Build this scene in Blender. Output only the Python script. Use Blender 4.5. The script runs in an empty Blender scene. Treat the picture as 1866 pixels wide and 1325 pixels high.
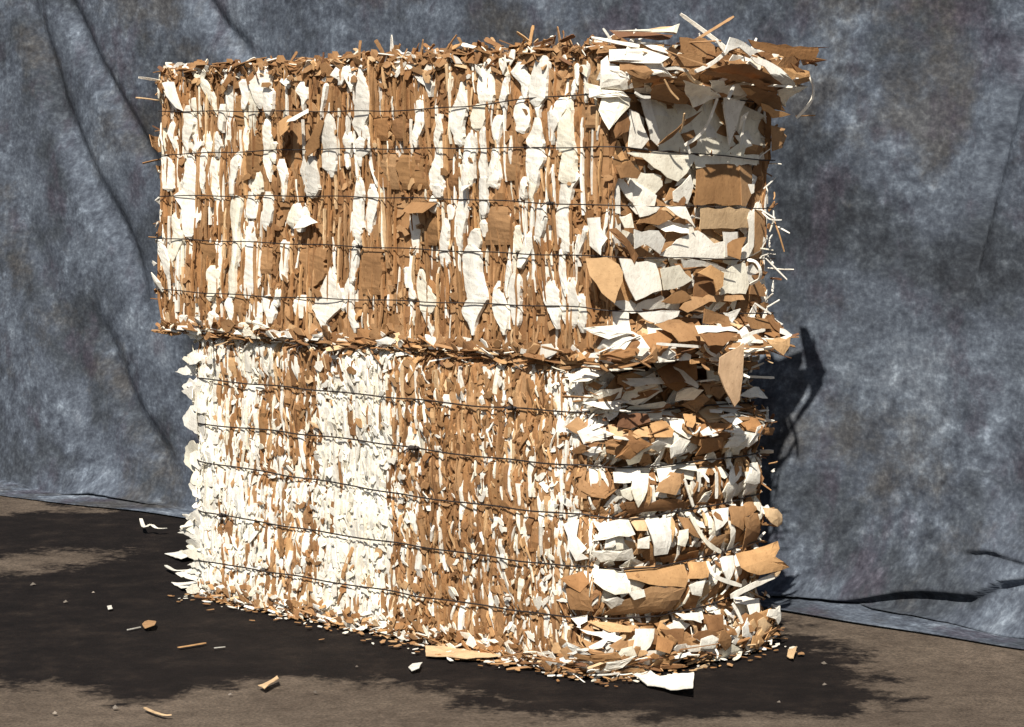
import bpy, math, random
import numpy as np
from mathutils import Vector

rng = np.random.default_rng(7)
random.seed(7)
R_ = lambda a, b: float(rng.uniform(a, b))

# ------------------------------------------------------------------ camera
FPX = 4450.0; EYE = 1.40
PITCH = math.atan((662.5 - 310.0) / FPX)
scn = bpy.context.scene
cam = bpy.data.cameras.new('camera'); camo = bpy.data.objects.new('camera', cam)
scn.collection.objects.link(camo); scn.camera = camo
cam.sensor_width = 36.0; cam.lens = 36.0 * FPX / 1866.0
cam.clip_start = 0.05; cam.clip_end = 2000
camo.location = (0, 0, EYE); camo.rotation_euler = (math.pi/2 - PITCH, 0, 0)

# ------------------------------------------------------------------ light
SUN_EL = 45.0
trav = Vector((0.125, 0.983, 0)).normalized() * math.cos(math.radians(SUN_EL))
trav.z = -math.sin(math.radians(SUN_EL))
w = bpy.data.worlds.new('World'); scn.world = w; w.use_nodes = True
nt = w.node_tree; nt.nodes.clear()
sky = nt.nodes.new('ShaderNodeTexSky'); sky.sky_type = 'NISHITA'; sky.sun_disc = False
sky.sun_elevation = math.radians(SUN_EL); sky.sun_rotation = math.atan2(-trav.x, -trav.y)
bg = nt.nodes.new('ShaderNodeBackground'); bg.inputs['Strength'].default_value = 0.05
wo = nt.nodes.new('ShaderNodeOutputWorld')
nt.links.new(sky.outputs[0], bg.inputs[0]); nt.links.new(bg.outputs[0], wo.inputs[0])
sl = bpy.data.lights.new('sun', 'SUN'); sl.energy = 5.0; sl.angle = math.radians(0.5); sl.color = (1.0, 0.95, 0.87)
so = bpy.data.objects.new('sun', sl); scn.collection.objects.link(so)
so.location = (-3, -4, 8); so.rotation_euler = trav.to_track_quat('-Z', 'Y').to_euler()
scn.view_settings.view_transform = 'Standard'; scn.view_settings.look = 'None'
scn.view_settings.gamma = 1.0; scn.view_settings.use_curve_mapping = False
scn.view_settings.exposure = 0.50
scn.render.engine = 'CYCLES'

# ------------------------------------------------------------------ geometry helpers
def ray(px, py):
    x = (px - 933) / FPX; y = -(py - 662.5) / FPX
    return np.array([x, math.cos(PITCH) + y*math.sin(PITCH), -math.sin(PITCH) + y*math.cos(PITCH)])
ORG = np.array([0, 0, EYE])
def gnd(px, py, z=0.0):
    d = ray(px, py); return ORG + d * ((z - EYE) / d[2])
def hitplane(px, py, P, n):
    d = ray(px, py); return ORG + d * (np.dot(P - ORG, n) / np.dot(d, n))

ANG = math.radians(46.5)
U = np.array([-math.cos(ANG), math.sin(ANG), 0])      # from the near corner along the long face, to the left
NF = np.array([-math.sin(ANG), -math.cos(ANG), 0])    # outward normal of the long face
V = -NF                                               # from the corner along the short end
NE = -U                                               # outward normal of the short end

def tag(o, label=None, cat=None, group=None, kind=None):
    if label: o['label'] = label
    if cat: o['category'] = cat
    if group: o['group'] = group
    if kind: o['kind'] = kind
    return o
def link(o, parent=None):
    scn.collection.objects.link(o)
    if parent: o.parent = parent
    return o

class Piece:
    __slots__ = ('v', 'f', 'c', 'area')
    def __init__(s, v, f, c):
        s.v = v; s.f = f; s.c = c
        e = v.max(0) - v.min(0); s.area = float(np.prod(np.sort(e)[1:]))

def make_mesh(name, pieces, mat, parent=None, smooth=False):
    vs = []; fs = []; cs = []; base = 0
    for p in pieces:
        vs.append(p.v)
        for f in p.f: fs.append(f + base)
        cs.append(p.c if p.c.ndim == 2 else np.repeat(p.c[None, :], len(p.v), 0))
        base += len(p.v)
    v = np.concatenate(vs).astype(np.float32); c = np.concatenate(cs).astype(np.float32)
    me = bpy.data.meshes.new(name)
    tot = np.array([len(f) for f in fs], dtype=np.int32)
    loops = np.concatenate(fs).astype(np.int32)
    me.vertices.add(len(v)); me.vertices.foreach_set('co', v.ravel())
    me.loops.add(len(loops)); me.loops.foreach_set('vertex_index', loops)
    me.polygons.add(len(tot))
    me.polygons.foreach_set('loop_start', np.concatenate([[0], np.cumsum(tot)[:-1]]).astype(np.int32))
    me.polygons.foreach_set('loop_total', tot)
    a = me.color_attributes.new('tint', 'FLOAT_COLOR', 'POINT')
    a.data.foreach_set('color', np.concatenate([c, np.ones((len(c), 1), np.float32)], 1).ravel())
    me.update(calc_edges=True); me.validate()
    me.polygons.foreach_set('use_smooth', [smooth]*len(me.polygons))
    me.materials.append(mat)
    return link(bpy.data.objects.new(name, me), parent)

_grid_cache = {}
def solid_grid(n, m):
    """faces for two n x m sheets (top then bottom) closed by side walls"""
    if (n, m) in _grid_cache: return _grid_cache[(n, m)]
    I = lambda i, j: i*m + j
    N = n*m; F = []
    for i in range(n-1):
        for j in range(m-1):
            a, b, c, d = I(i, j), I(i, j+1), I(i+1, j+1), I(i+1, j)
            F.append(np.array([a, b, c, d])); F.append(np.array([d+N, c+N, b+N, a+N]))
    rim = [I(0, j) for j in range(m)] + [I(i, m-1) for i in range(1, n)] + \
          [I(n-1, j) for j in range(m-2, -1, -1)] + [I(i, 0) for i in range(n-2, 0, -1)]
    for k in range(len(rim)):
        a = rim[k]; b = rim[(k+1) % len(rim)]
        F.append(np.array([b, a, a+N, b+N]))
    _grid_cache[(n, m)] = F
    return F

# ------------------------------------------------------------------ materials
def nodes_of(m):
    m.use_nodes = True; t = m.node_tree; t.nodes.clear()
    o = t.nodes.new('ShaderNodeOutputMaterial'); b = t.nodes.new('ShaderNodeBsdfPrincipled')
    t.links.new(b.outputs[0], o.inputs[0]); return t, b
def N(t, kind, **kw):
    n = t.nodes.new(kind)
    for k, v in kw.items():
        if k in n.inputs: n.inputs[k].default_value = v
        else: setattr(n, k, v)
    return n
def ramp(t, fac, stops):
    r = t.nodes.new('ShaderNodeValToRGB'); t.links.new(fac, r.inputs[0])
    e = r.color_ramp.elements
    while len(e) < len(stops): e.new(0.5)
    for k, (p, c) in enumerate(stops):
        e[k].position = p; e[k].color = (*c, 1) if len(c) == 3 else c
    return r.outputs[0]
def noise(t, vec, scale, detail=4, rough=0.55, dist=0.0):
    n = N(t, 'ShaderNodeTexNoise'); n.inputs['Scale'].default_value = scale
    n.inputs['Detail'].default_value = detail; n.inputs['Roughness'].default_value = rough
    n.inputs['Distortion'].default_value = dist
    if vec is not None: t.links.new(vec, n.inputs['Vector'])
    return n.outputs['Fac']
def mapped(t, src, scale, rot=(0, 0, 0)):
    m = N(t, 'ShaderNodeMapping'); m.inputs['Scale'].default_value = scale
    m.inputs['Rotation'].default_value = rot
    t.links.new(src, m.inputs['Vector']); return m.outputs[0]
def mul(t, a, b, blend='MULTIPLY', fac=1.0):
    m = t.nodes.new('ShaderNodeMix'); m.data_type = 'RGBA'; m.blend_type = blend
    if isinstance(fac, float): m.inputs[0].default_value = fac
    else: t.links.new(fac, m.inputs[0])
    for k, x in ((6, a), (7, b)):
        if isinstance(x, tuple): m.inputs[k].default_value = (*x, 1)
        else: t.links.new(x, m.inputs[k])
    return m.outputs[2]
def bump(t, b, h, strength, dist):
    n = t.nodes.new('ShaderNodeBump'); n.inputs['Strength'].default_value = strength
    n.inputs['Distance'].default_value = dist
    t.links.new(h, n.inputs['Height']); t.links.new(n.outputs[0], b.inputs['Normal'])

def card_material():
    m = bpy.data.materials.new('cardboard_and_paper'); t, b = nodes_of(m)
    at = N(t, 'ShaderNodeAttribute'); at.attribute_name = 'tint'
    pos = t.nodes.new('ShaderNodeTexCoord').outputs['Object']
    n1 = noise(t, mapped(t, pos, (1, 1, .75)), 38, 4, .6)
    c = mul(t, at.outputs['Color'], ramp(t, n1, [(.25, (.82, .79, .76)), (.5, (1, 1, 1)), (.75, (1.08, 1.08, 1.07))]))
    n2 = noise(t, pos, 9, 3, .6)
    c = mul(t, c, ramp(t, n2, [(.3, (.84, .82, .80)), (.6, (1.04, 1.04, 1.04))]))
    # scuffs and dirt specks
    n3 = noise(t, pos, 160, 2, .5)
    c = mul(t, c, ramp(t, n3, [(.27, (.45, .38, .32)), (.36, (1, 1, 1))]), fac=.6)
    t.links.new(c, b.inputs['Base Color'])
    b.inputs['Roughness'].default_value = .78; b.inputs['Specular IOR Level'].default_value = .25
    bump(t, b, noise(t, mapped(t, pos, (1, 1, .7)), 90, 4, .6), .45, .004)
    return m
def wire_material():
    m = bpy.data.materials.new('baling_wire_steel'); t, b = nodes_of(m)
    pos = t.nodes.new('ShaderNodeTexCoord').outputs['Object']
    c = ramp(t, noise(t, pos, 30, 3), [(.35, (.012, .011, .012)), (.7, (.05, .035, .028))])
    t.links.new(c, b.inputs['Base Color']); b.inputs['Roughness'].default_value = .6
    b.inputs['Metallic'].default_value = .3
    return m
def ground_material():
    m = bpy.data.materials.new('worn_asphalt'); t, b = nodes_of(m)
    pos = t.nodes.new('ShaderNodeTexCoord').outputs['Object']
    big = noise(t, pos, 1.6, 5, .6)
    c = ramp(t, big, [(.3, (.082, .064, .050)), (.55, (.118, .094, .073)), (.75, (.150, .118, .092))])
    c = mul(t, c, ramp(t, noise(t, pos, 14, 6, .7), [(.3, (.62, .60, .58)), (.7, (1.2, 1.18, 1.15))]))
    c = mul(t, c, ramp(t, noise(t, pos, 120, 3, .6), [(.3, (.6, .6, .6)), (.5, (1, 1, 1)), (.72, (1.5, 1.45, 1.4))]))
    at = N(t, 'ShaderNodeAttribute'); at.attribute_name = 'dark_patch'
    def math_(op, a, bb):
        n = t.nodes.new('ShaderNodeMath'); n.operation = op
        for k, x in enumerate((a, bb)):
            if isinstance(x, (int, float)): n.inputs[k].default_value = x
            else: t.links.new(x, n.inputs[k])
        return n.outputs[0]
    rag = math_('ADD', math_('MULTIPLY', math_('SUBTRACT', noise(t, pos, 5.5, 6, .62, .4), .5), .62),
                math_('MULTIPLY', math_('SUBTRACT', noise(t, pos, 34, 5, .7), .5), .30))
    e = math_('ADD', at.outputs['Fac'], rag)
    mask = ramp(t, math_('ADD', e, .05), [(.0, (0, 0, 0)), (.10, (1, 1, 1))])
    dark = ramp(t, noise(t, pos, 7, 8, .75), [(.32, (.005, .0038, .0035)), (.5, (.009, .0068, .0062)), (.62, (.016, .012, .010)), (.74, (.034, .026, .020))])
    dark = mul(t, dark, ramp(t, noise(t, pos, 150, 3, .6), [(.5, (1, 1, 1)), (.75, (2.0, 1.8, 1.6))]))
    c = mul(t, c, dark, 'MIX', mask)  # ragged near-black patch mixed into the base colour
    t.links.new(c, b.inputs['Base Color']); b.inputs['Roughness'].default_value = .93
    b.inputs['Specular IOR Level'].default_value = .12
    bump(t, b, noise(t, pos, 70, 6, .7), .6, .01)
    return m
def muslin_material():
    m = bpy.data.materials.new('painted_muslin'); t, b = nodes_of(m)
    pos = t.nodes.new('ShaderNodeTexCoord').outputs['UV']
    big = noise(t, pos, 2.2, 6, .60, .0)
    c = ramp(t, big, [(.32, (.028, .031, .037)), (.42, (.046, .053, .064)), (.50, (.065, .076, .096)),
                      (.58, (.090, .106, .132)), (.68, (.138, .158, .188))])
    tan = noise(t, pos, 1.5, 6, .68)
    c = mul(t, c, (.054, .049, .044), 'MIX', ramp(t, tan, [(.52, (0, 0, 0)), (.62, (.65, .65, .65))]))
    pur = noise(t, mapped(t, pos, (1.3, .8, 1)), 3.1, 6, .65)
    c = mul(t, c, (.048, .042, .056), 'MIX', ramp(t, pur, [(.54, (0, 0, 0)), (.64, (.65, .65, .65))]))
    sp = noise(t, pos, 17, 3, .62)
    amt = ramp(t, noise(t, pos, 2.6, 4, .6), [(.38, (.25, .25, .25)), (.62, (1, 1, 1))])
    c = mul(t, c, mul(t, (1, 1, 1), ramp(t, sp, [(.30, (.48, .48, .50)), (.45, (.86, .86, .87)), (.58, (1.2, 1.21, 1.2)), (.68, (2.0, 2.0, 1.95))]), 'MIX', amt))
    sp2 = noise(t, pos, 55, 4, .7)
    c = mul(t, c, ramp(t, sp2, [(.32, (.66, .66, .68)), (.5, (1, 1, 1)), (.69, (1.65, 1.64, 1.58))]))
    t.links.new(c, b.inputs['Base Color']); b.inputs['Roughness'].default_value = .95
    b.inputs['Specular IOR Level'].default_value = .1
    bump(t, b, noise(t, pos, 9, 4, .6), .25, .010)
    return m
CARD = card_material(); WIRE = wire_material()

# ------------------------------------------------------------------ ground
def poly_sd(P, poly):
    """signed distance, positive inside"""
    poly = np.array(poly); n = len(poly)
    d = np.full(len(P), 1e9); inside = np.zeros(len(P), bool)
    for i in range(n):
        a = poly[i]; b = poly[(i+1) % n]; e = b - a
        tt = np.clip(((P - a) @ e) / (e @ e + 1e-12), 0, 1)
        d = np.minimum(d, np.linalg.norm(P - a - tt[:, None]*e, axis=1))
        c = ((a[1] > P[:, 1]) != (b[1] > P[:, 1]))
        x = (b[0]-a[0]) * (P[:, 1]-a[1]) / (b[1]-a[1] + 1e-12) + a[0]
        inside ^= c & (P[:, 0] < x)
    return np.where(inside, d, -d)

def axis(lo, hi, step, far):
    mid = np.arange(lo, hi + 1e-6, step); out = []
    d = step
    while d < far: d *= 1.6; out.append(d)
    out = np.array(out)
    return np.concatenate([(lo - out)[::-1], mid, hi + out])
def build_ground():
    X = axis(-4.2, 3.4, .03, 400); Y = axis(3.6, 12.5, .03, 400)
    gx, gy = np.meshgrid(X, Y); P = np.stack([gx.ravel(), gy.ravel()], 1)
    g2 = lambda q: gnd(*q)[:2]
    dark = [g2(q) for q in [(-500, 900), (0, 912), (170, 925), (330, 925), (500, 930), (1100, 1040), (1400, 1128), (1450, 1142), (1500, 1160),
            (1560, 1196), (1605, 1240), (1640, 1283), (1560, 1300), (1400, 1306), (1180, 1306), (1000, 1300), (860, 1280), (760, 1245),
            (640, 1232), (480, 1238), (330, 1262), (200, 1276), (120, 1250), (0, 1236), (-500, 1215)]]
    gap = [g2(q) for q in [(-500, 1012), (0, 1012), (110, 1003), (225, 1004), (160, 1024), (60, 1040), (-500, 1050)]]
    gap2 = [g2(q) for q in [(-500, 880), (0, 900), (140, 920), (170, 930), (0, 934), (-500, 925)]]
    s = np.minimum(poly_sd(P, dark), np.minimum(-poly_sd(P, gap), -poly_sd(P, gap2)))  # positive inside the dark outline, negative outside and in its two gaps
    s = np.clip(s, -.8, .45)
    z = 0.004*np.sin(P[:, 0]*1.7)*np.sin(P[:, 1]*1.3) * (np.abs(P).max(1) < 14) - .004
    v = np.stack([P[:, 0], P[:, 1], z], 1)
    nx, ny = len(X), len(Y)
    i, j = np.meshgrid(np.arange(ny-1), np.arange(nx-1), indexing='ij'); a = (i*nx + j).ravel()
    q = np.stack([a, a+1, a+nx+1, a+nx], 1)
    me = bpy.data.meshes.new('ground')
    me.vertices.add(len(v)); me.vertices.foreach_set('co', v.astype(np.float32).ravel())
    me.loops.add(q.size); me.loops.foreach_set('vertex_index', q.astype(np.int32).ravel())
    me.polygons.add(len(q)); me.polygons.foreach_set('loop_start', (np.arange(len(q))*4).astype(np.int32))
    me.polygons.foreach_set('loop_total', np.full(len(q), 4, np.int32))
    at = me.attributes.new('dark_patch', 'FLOAT', 'POINT'); at.data.foreach_set('value', s.astype(np.float32))
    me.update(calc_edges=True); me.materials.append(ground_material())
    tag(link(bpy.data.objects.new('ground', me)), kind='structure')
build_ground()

# ------------------------------------------------------------------ muslin backdrop
BL = gnd(0, 884); BR = gnd(1866, 1163)
BD = (BR - BL); BLEN = np.linalg.norm(BD[:2]); BD = BD / BLEN
BN = np.array([BD[1], -BD[0], 0]); BN = BN / np.linalg.norm(BN)
if BN[1] > 0: BN = -BN
def on_cloth(px, py):
    P = hitplane(px, py, BL - BN*.12, BN); d = P - BL
    return (float(d @ BD), float(P[2]))
def seg_dist(S, Z, line):
    best = np.full(S.shape, 9e9); sgn = np.zeros(S.shape); par = np.zeros(S.shape); n = len(line) - 1
    for k in range(n):
        a = np.array(line[k]); b = np.array(line[k+1]); e = b - a; L = np.linalg.norm(e)
        raw = ((S-a[0])*e[0] + (Z-a[1])*e[1]) / L**2; tt = np.clip(raw, 0, 1)
        dx = S - a[0] - tt*e[0]; dz = Z - a[1] - tt*e[1]; d = np.hypot(dx, dz)
        m = d < best; best = np.where(m, d, best)
        sgn = np.where(m, np.sign(dx*e[1] - dz*e[0]), sgn); par = np.where(m, (k + tt)/n, par)
    return best, sgn, par
def build_backdrop():
    s = np.arange(-3.6, BLEN + 3.2, .022)
    h = np.concatenate([np.linspace(-.34, 0, 26)[:-1], np.arange(0, .5, .006), np.arange(.5, 2.75, .022)])
    S, Hh = np.meshgrid(s, h)
    # below zero the cloth runs forward over the ground, above it hangs
    Z = np.where(Hh > 0, Hh, 0)
    sR = on_cloth(1600, 1100)[0]
    right = 1/(1+np.exp(-(S - sR)/.16))
    sweep = .07 + .20*right
    hh = np.clip(Hh + .16*0, 0, None)
    back = sweep*(1 - np.exp(-hh/.22))
    # out = distance in front of the hem line
    run = np.clip(-Hh, 0, None)/.34
    Zc = Z.copy()
    depth = -back + 0*S
    # soft hanging undulation
    depth += .030*np.sin(S*2.3 + 1.0 + .8*np.sin(Z*1.1)) + .014*np.sin(S*5.1 + Z*1.9) + .008*np.sin(S*9.7 - Z*3.1)
    folds = [([(60, -60), (120, 190), (180, 335), (235, 450), (285, 590)], .052, .060),
             ([(110, -60), (190, 120), (262, 262), (300, 330)], .045, .046),
             ([(330, -60), (400, 45), (470, 120)], .042, .045),
             ([(170, 560), (250, 740), (345, 880)], .040, .055),
             ([(1850, -60), (1800, 220), (1765, 380), (1720, 590)], .050, .026),
             ([(1815, 640), (1808, 800), (1800, 960)], .028, .070),
             ([(1745, -40), (1690, 120), (1600, 260)], .018, .10),
             ([(20, 100), (60, 400), (150, 600), (180, 760)], .022, .09),
             ([(1500, 640), (1520, 860), (1480, 1000)], .016, .09)]
    for line, dep, wid in folds:
        L = [on_cloth(*q) for q in line]
        d, sg, par = seg_dist(S, Z, L); wid = wid*1.0
        env = np.clip(np.minimum(par, 1-par)*5 + .12, 0, 1)
        depth += dep*env*(-np.exp(-(d/wid)**2) + .22*np.exp(-((d*sg - wid*1.6)/(wid*1.8))**2))
    # heaped folds where the cloth meets the ground
    heaps = [([(1380, 1108), (1440, 1118), (1540, 1100), (1680, 1086), (1795, 1080), (1840, 1054), (2000, 1044)], .055, .034),
             ([(1590, 1118), (1660, 1132), (1760, 1142), (1900, 1148), (2100, 1150)], .035, .018),
             ([(1745, 1018), (1800, 1012), (1870, 1020), (2050, 1030)], .028, .030),
             ([(150, 912), (222, 900), (270, 920), (345, 942)], .045, .024),
             ([(-300, 850), (-100, 868), (60, 884)], .05, .03)]
    for line, dep, wid in heaps:
        L = [on_cloth(*q) for q in line]
        d, sg, par = seg_dist(S, Hh, L)
        env = np.clip(np.minimum(par, 1-par)*6, 0, 1)
        up = d*sg
        if L[-1][0] > L[0][0]: up = -up
        up = up + .006*np.sin(S*13 + dep*90); depth += dep*env*np.where(up > 0, np.exp(-(up/(2.0*wid))**2), np.exp(-(up/(.42*wid))**2))
    depth += run*0.0
    # hem: slightly ragged, lies flat on the ground
    hem = .03*np.sin(S*3.1) * (Hh < 0)
    P = BL[None, None, :] + BD[None, None, :]*S[..., None] + BN[None, None, :]*(depth + (Hh < 0)*(-Hh)*.42 + hem*run)[..., None]
    lift = .006 + .012*(1+np.sin(S*7.3 + 2*np.sin(S*2.1)))*np.clip(1 - run, 0, 1)
    P[..., 2] = np.where(Hh > 0, Zc + lift, lift*np.clip(1-run, 0, 1) + .003)
    ny, nx = S.shape; v = P.reshape(-1, 3)
    i, j = np.meshgrid(np.arange(ny-1), np.arange(nx-1), indexing='ij'); a = (i*nx + j).ravel()
    q = np.stack([a, a+1, a+nx+1, a+nx], 1)
    me = bpy.data.meshes.new('backdrop_cloth')
    me.vertices.add(len(v)); me.vertices.foreach_set('co', v.astype(np.float32).ravel())
    me.loops.add(q.size); me.loops.foreach_set('vertex_index', q.astype(np.int32).ravel())
    me.polygons.add(len(q)); me.polygons.foreach_set('loop_start', (np.arange(len(q))*4).astype(np.int32))
    me.polygons.foreach_set('loop_total', np.full(len(q), 4, np.int32))
    uv = me.uv_layers.new(name='UVMap')
    st = np.stack([S.ravel(), Hh.ravel()], 1)[q.ravel()]
    uv.data.foreach_set('uv', st.astype(np.float32).ravel())
    me.update(calc_edges=True)
    me.polygons.foreach_set('use_smooth', [True]*len(q)); me.materials.append(muslin_material())
    o = link(bpy.data.objects.new('backdrop_cloth', me))
    md = o.modifiers.new('thickness', 'SOLIDIFY'); md.thickness = .003; md.offset = 0
    tag(o, 'mottled blue grey painted muslin cloth hanging in loose folds behind the bales', 'backdrop')
build_backdrop()

# ------------------------------------------------------------------ the two bales
class Bale:
    def __init__(s, C, L, D, z0, z1, r, end_bulge):
        s.C = np.array([C[0], C[1], 0.0]); s.L = L; s.D = D; s.z0 = z0; s.z1 = z1; s.r = r; s.eb = end_bulge
        s.per = 2*(L + D); s.wires = []; s.holes = []; s.pinch_f = .008; s.pinch_e = .02
        s.pieces = {}; s.bc = {}; s.wc = {}
        s.ctr = s.C + U*L/2 + V*D/2
    def flat(s, q):
        """q<0 long face (distance left of the corner), q>0 short end; wraps all the way round"""
        L, D = s.L, s.D
        q = (q + L + D) % (2*(L+D)) - (L + D)     # -(L+D) .. (L+D)
        if q < -L: return s.C + U*L + V*(-q - L), U, V
        if q < 0: return s.C + U*(-q), NF, -U
        if q < D: return s.C + V*q, NE, V
        return s.C + V*D + U*(q - D), V, U
    def base(s, q):
        k = int(round(q*500)); h = s.bc.get(k)
        if h is None: h = s.bc[k] = s.base0(k/500)
        return h[0] + h[2]*(q - k/500), h[1], h[2]
    def base0(s, q):
        """rounded corners by averaging the outline"""
        r = s.r; P = np.zeros(3); n = np.zeros(3)
        for k in (-1, -.6, -.2, .2, .6, 1):
            p, nn, _ = s.flat(q + k*r); P += p; n += nn
        P /= 6; n /= np.linalg.norm(n)
        if 0 < q < s.D: P = P + NE * s.eb * math.sin(math.pi * q / s.D)
        tv = np.array([-n[1], n[0], 0])     # towards growing q (right in the picture)
        return P, n, tv
    def wire_z(s, k, q):
        return float(np.interp(q, s.wires[k][0], s.wires[k][1]))
    def off(s, q, z):
        e = min(max((q + .06)/.12, 0), 1) if q < s.D else 0
        a = s.pinch_f*(1-e) + s.pinch_e*e + s.pinch_e*.35*math.exp(-((q - .01)/.06)**2)
        d = 0.0
        zs = s.levels(q)
        for i in range(len(zs)-1):
            if zs[i] <= z <= zs[i+1]:
                f = (z - zs[i])/(zs[i+1]-zs[i] + 1e-9)
                d = a*(2*math.sqrt(max(0, math.sin(math.pi*f))) - 1); break
        return d + s.shape(q, z)
    def levels(s, q):
        k = int(round(q*100)); h = s.wc.get(k)
        if h is None:
            h = [s.z0] + sorted(s.wire_z(i, k/100) for i in range(len(s.wires))) + [s.z1]
            if s.wires: s.wc[k] = h
        return h
    def shape(s, q, z): return 0.0
    def at(s, q, z, d=0.0):
        P, n, tv = s.base(q)
        P = P + n*(s.off(q, z) + d); P[2] = z
        return P, n, tv
    def px(s, x, y, d=0.0):
        """picture point of the real bale surface as surface coordinates"""
        q = 0.0; o = 0.0; hit = None
        for it in range(4):
            Pf = hitplane(x, y, s.C + NF*(o + d), NF); tf = float((Pf - s.C) @ U)
            Pe = hitplane(x, y, s.C + NE*(o + d), NE); te = float((Pe - s.C) @ V)
            if tf >= 0: q, z = -tf, float(Pf[2])
            else: q, z = te, float(Pe[2])
            o = s.off(q, z) + (s.eb*math.sin(math.pi*min(q, s.D)/s.D) if q > 0 else 0)
        return q, z
    def add(s, kind, p): s.pieces.setdefault(kind, []).append(p)

WH = [(.83, .79, .69), (.80, .77, .69), (.85, .81, .71), (.76, .73, .65), (.82, .77, .63)]
KR = [(.31, .168, .074), (.35, .196, .090), (.27, .146, .062), (.39, .228, .110), (.33, .168, .068), (.24, .122, .052)]
LK = [(.54, .34, .17), (.60, .42, .24), (.50, .29, .13)]
DK = [(.16, .078, .04), (.20, .10, .045)]
def col(kind):
    pal = {'w': WH, 'k': KR, 'l': LK, 'd': DK}[kind]
    c = np.array(pal[rng.integers(len(pal))]); return c * R_(.88, 1.08)

def wob(n, amp):
    """smooth random wobble along n samples"""
    x = np.linspace(0, 1, n); a = rng.uniform(-1, 1, 4); ph = rng.uniform(0, 6.28, 4)
    return amp*sum(a[k]*np.sin((k+1)*2.4*x + ph[k]) for k in range(4))/1.6

def strip(B, spine, d0=0.0, tilt=0.0, curl=0.0, c=None, th=.010, kind='shredded_edge', jit=.18, tuck=.004, m=3, n=None, upright=False, rough=1.0):
    """flattened sheet edge lying in the bale face. spine = [(q, z, width)]"""
    sp = np.array(spine, float)
    if n is None: n = max(4, min(14, int(np.ptp(sp[:, 1])/.02) + 3))
    tt = np.linspace(0, len(sp)-1, n)
    q = np.interp(tt, np.arange(len(sp)), sp[:, 0]); z = np.interp(tt, np.arange(len(sp)), sp[:, 1]); wd = np.interp(tt, np.arange(len(sp)), sp[:, 2])
    q = q + wob(n, .10)*wd
    # direction across
    dq = np.gradient(q); dz = np.gradient(z); L = np.hypot(dq, dz) + 1e-9
    ax, az = -dz/L, dq/L
    if ax.mean() < 0: ax, az = -ax, -az
    if upright: ax = np.ones(n); az = np.zeros(n) + wob(1, .05)[0]
    P, nn, tv = B.base(float(q.mean()))
    one = max(abs(q.max()-q.min()), wd.max()) < .05
    V0 = np.zeros((n, m, 3)); V1 = np.zeros((n, m, 3))
    jl = 1 + rng.uniform(-jit, jit, n)*.6 + wob(n, jit*.7); jr = 1 + rng.uniform(-jit, jit, n)*.6 + wob(n, jit*.7)
    for i in range(n):
        e = 1 - abs(2*i/(n-1) - 1)
        tk = -tuck*max(0, 1 - e*3.2)
        dd = wob(1, 0)[0]
        for j in range(m):
            s_ = (j/(m-1) - .5)*2
            w2 = wd[i]/2*(jl[i] if s_ < 0 else jr[i])
            qq = q[i] + ax[i]*s_*w2; zz = z[i] + az[i]*s_*w2
            d = d0 + tilt*s_*w2 + curl*(1 - s_*s_) + tk
            V0[i, j] = (qq, zz, d)
    dn = wob(n, .003)
    V0[..., 2] += (dn[:, None] + rng.uniform(-.0012, .0012, (n, m)))*rough
    out = np.zeros((2, n, m, 3))
    for i in range(n):
        for j in range(m):
            qq, zz, d = V0[i, j]
            if m == 3 and j == 1 and not one: pass
            Pp, n_, _ = B.base(float(qq)); o = B.off(float(qq), float(zz))
            X = Pp + n_*(o + d); X[2] = zz
            out[0, i, j] = X; Y = X - n_*th; out[1, i, j] = Y
    v = out.reshape(-1, 3)
    base = np.array(c if c is not None else col('k'))
    cc = np.repeat(base[None], len(v), 0) * rng.uniform(.94, 1.05, (len(v), 1))
    B.add(kind, Piece(v, solid_grid(n, m), cc))

def ring_poly(pts, sub, jit):
    P = np.array(pts, float); n = len(P); out = []
    per = sum(np.linalg.norm(P[(i+1) % n]-P[i]) for i in range(n))
    for i in range(n):
        a = P[i]; b = P[(i+1) % n]; L = np.linalg.norm(b-a); k = max(1, int(round(L/sub)))
        nrm = np.array([-(b-a)[1], (b-a)[0]])/(L+1e-9)
        for t_ in range(k):
            u_ = t_/k
            out.append(a*(1-u_) + b*u_ + (nrm*rng.normal()*jit if t_ else 0))
    return np.array(out)

def flap_mesh(R, place, d_fn, c, th, edge=None):
    """rings from the middle to the outline, both faces and a rim. place(u,v,d) -> point, normal"""
    n = len(R); ctr = R.mean(0); ks = [.34, .67, 1.0]
    uv = [ctr[None]] + [ctr + (R-ctr)*k for k in ks]
    uv = np.concatenate(uv)
    top = []; bot = []
    for (a, b) in uv:
        d = d_fn(a, b); X, nn = place(a, b, d); top.append(X); bot.append(X - nn*th)
    M = len(uv); F = []
    for i in range(n):
        j = (i+1) % n
        F.append(np.array([0, 1+i, 1+j])); F.append(np.array([M, M+1+j, M+1+i]))
        for r in range(2):
            a = 1+r*n
            F.append(np.array([a+i, a+n+i, a+n+j, a+j])); F.append(np.array([M+a+j, M+a+n+j, M+a+n+i, M+a+i]))
        a = 1+2*n
        F.append(np.array([a+i, M+a+i, M+a+j, a+j]))
    v = np.array(top+bot)
    cc = np.repeat(np.array(c)[None], len(v), 0)*rng.uniform(.96, 1.04, (len(v), 1))
    if edge is not None: pass
    return Piece(v, F, cc)

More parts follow.
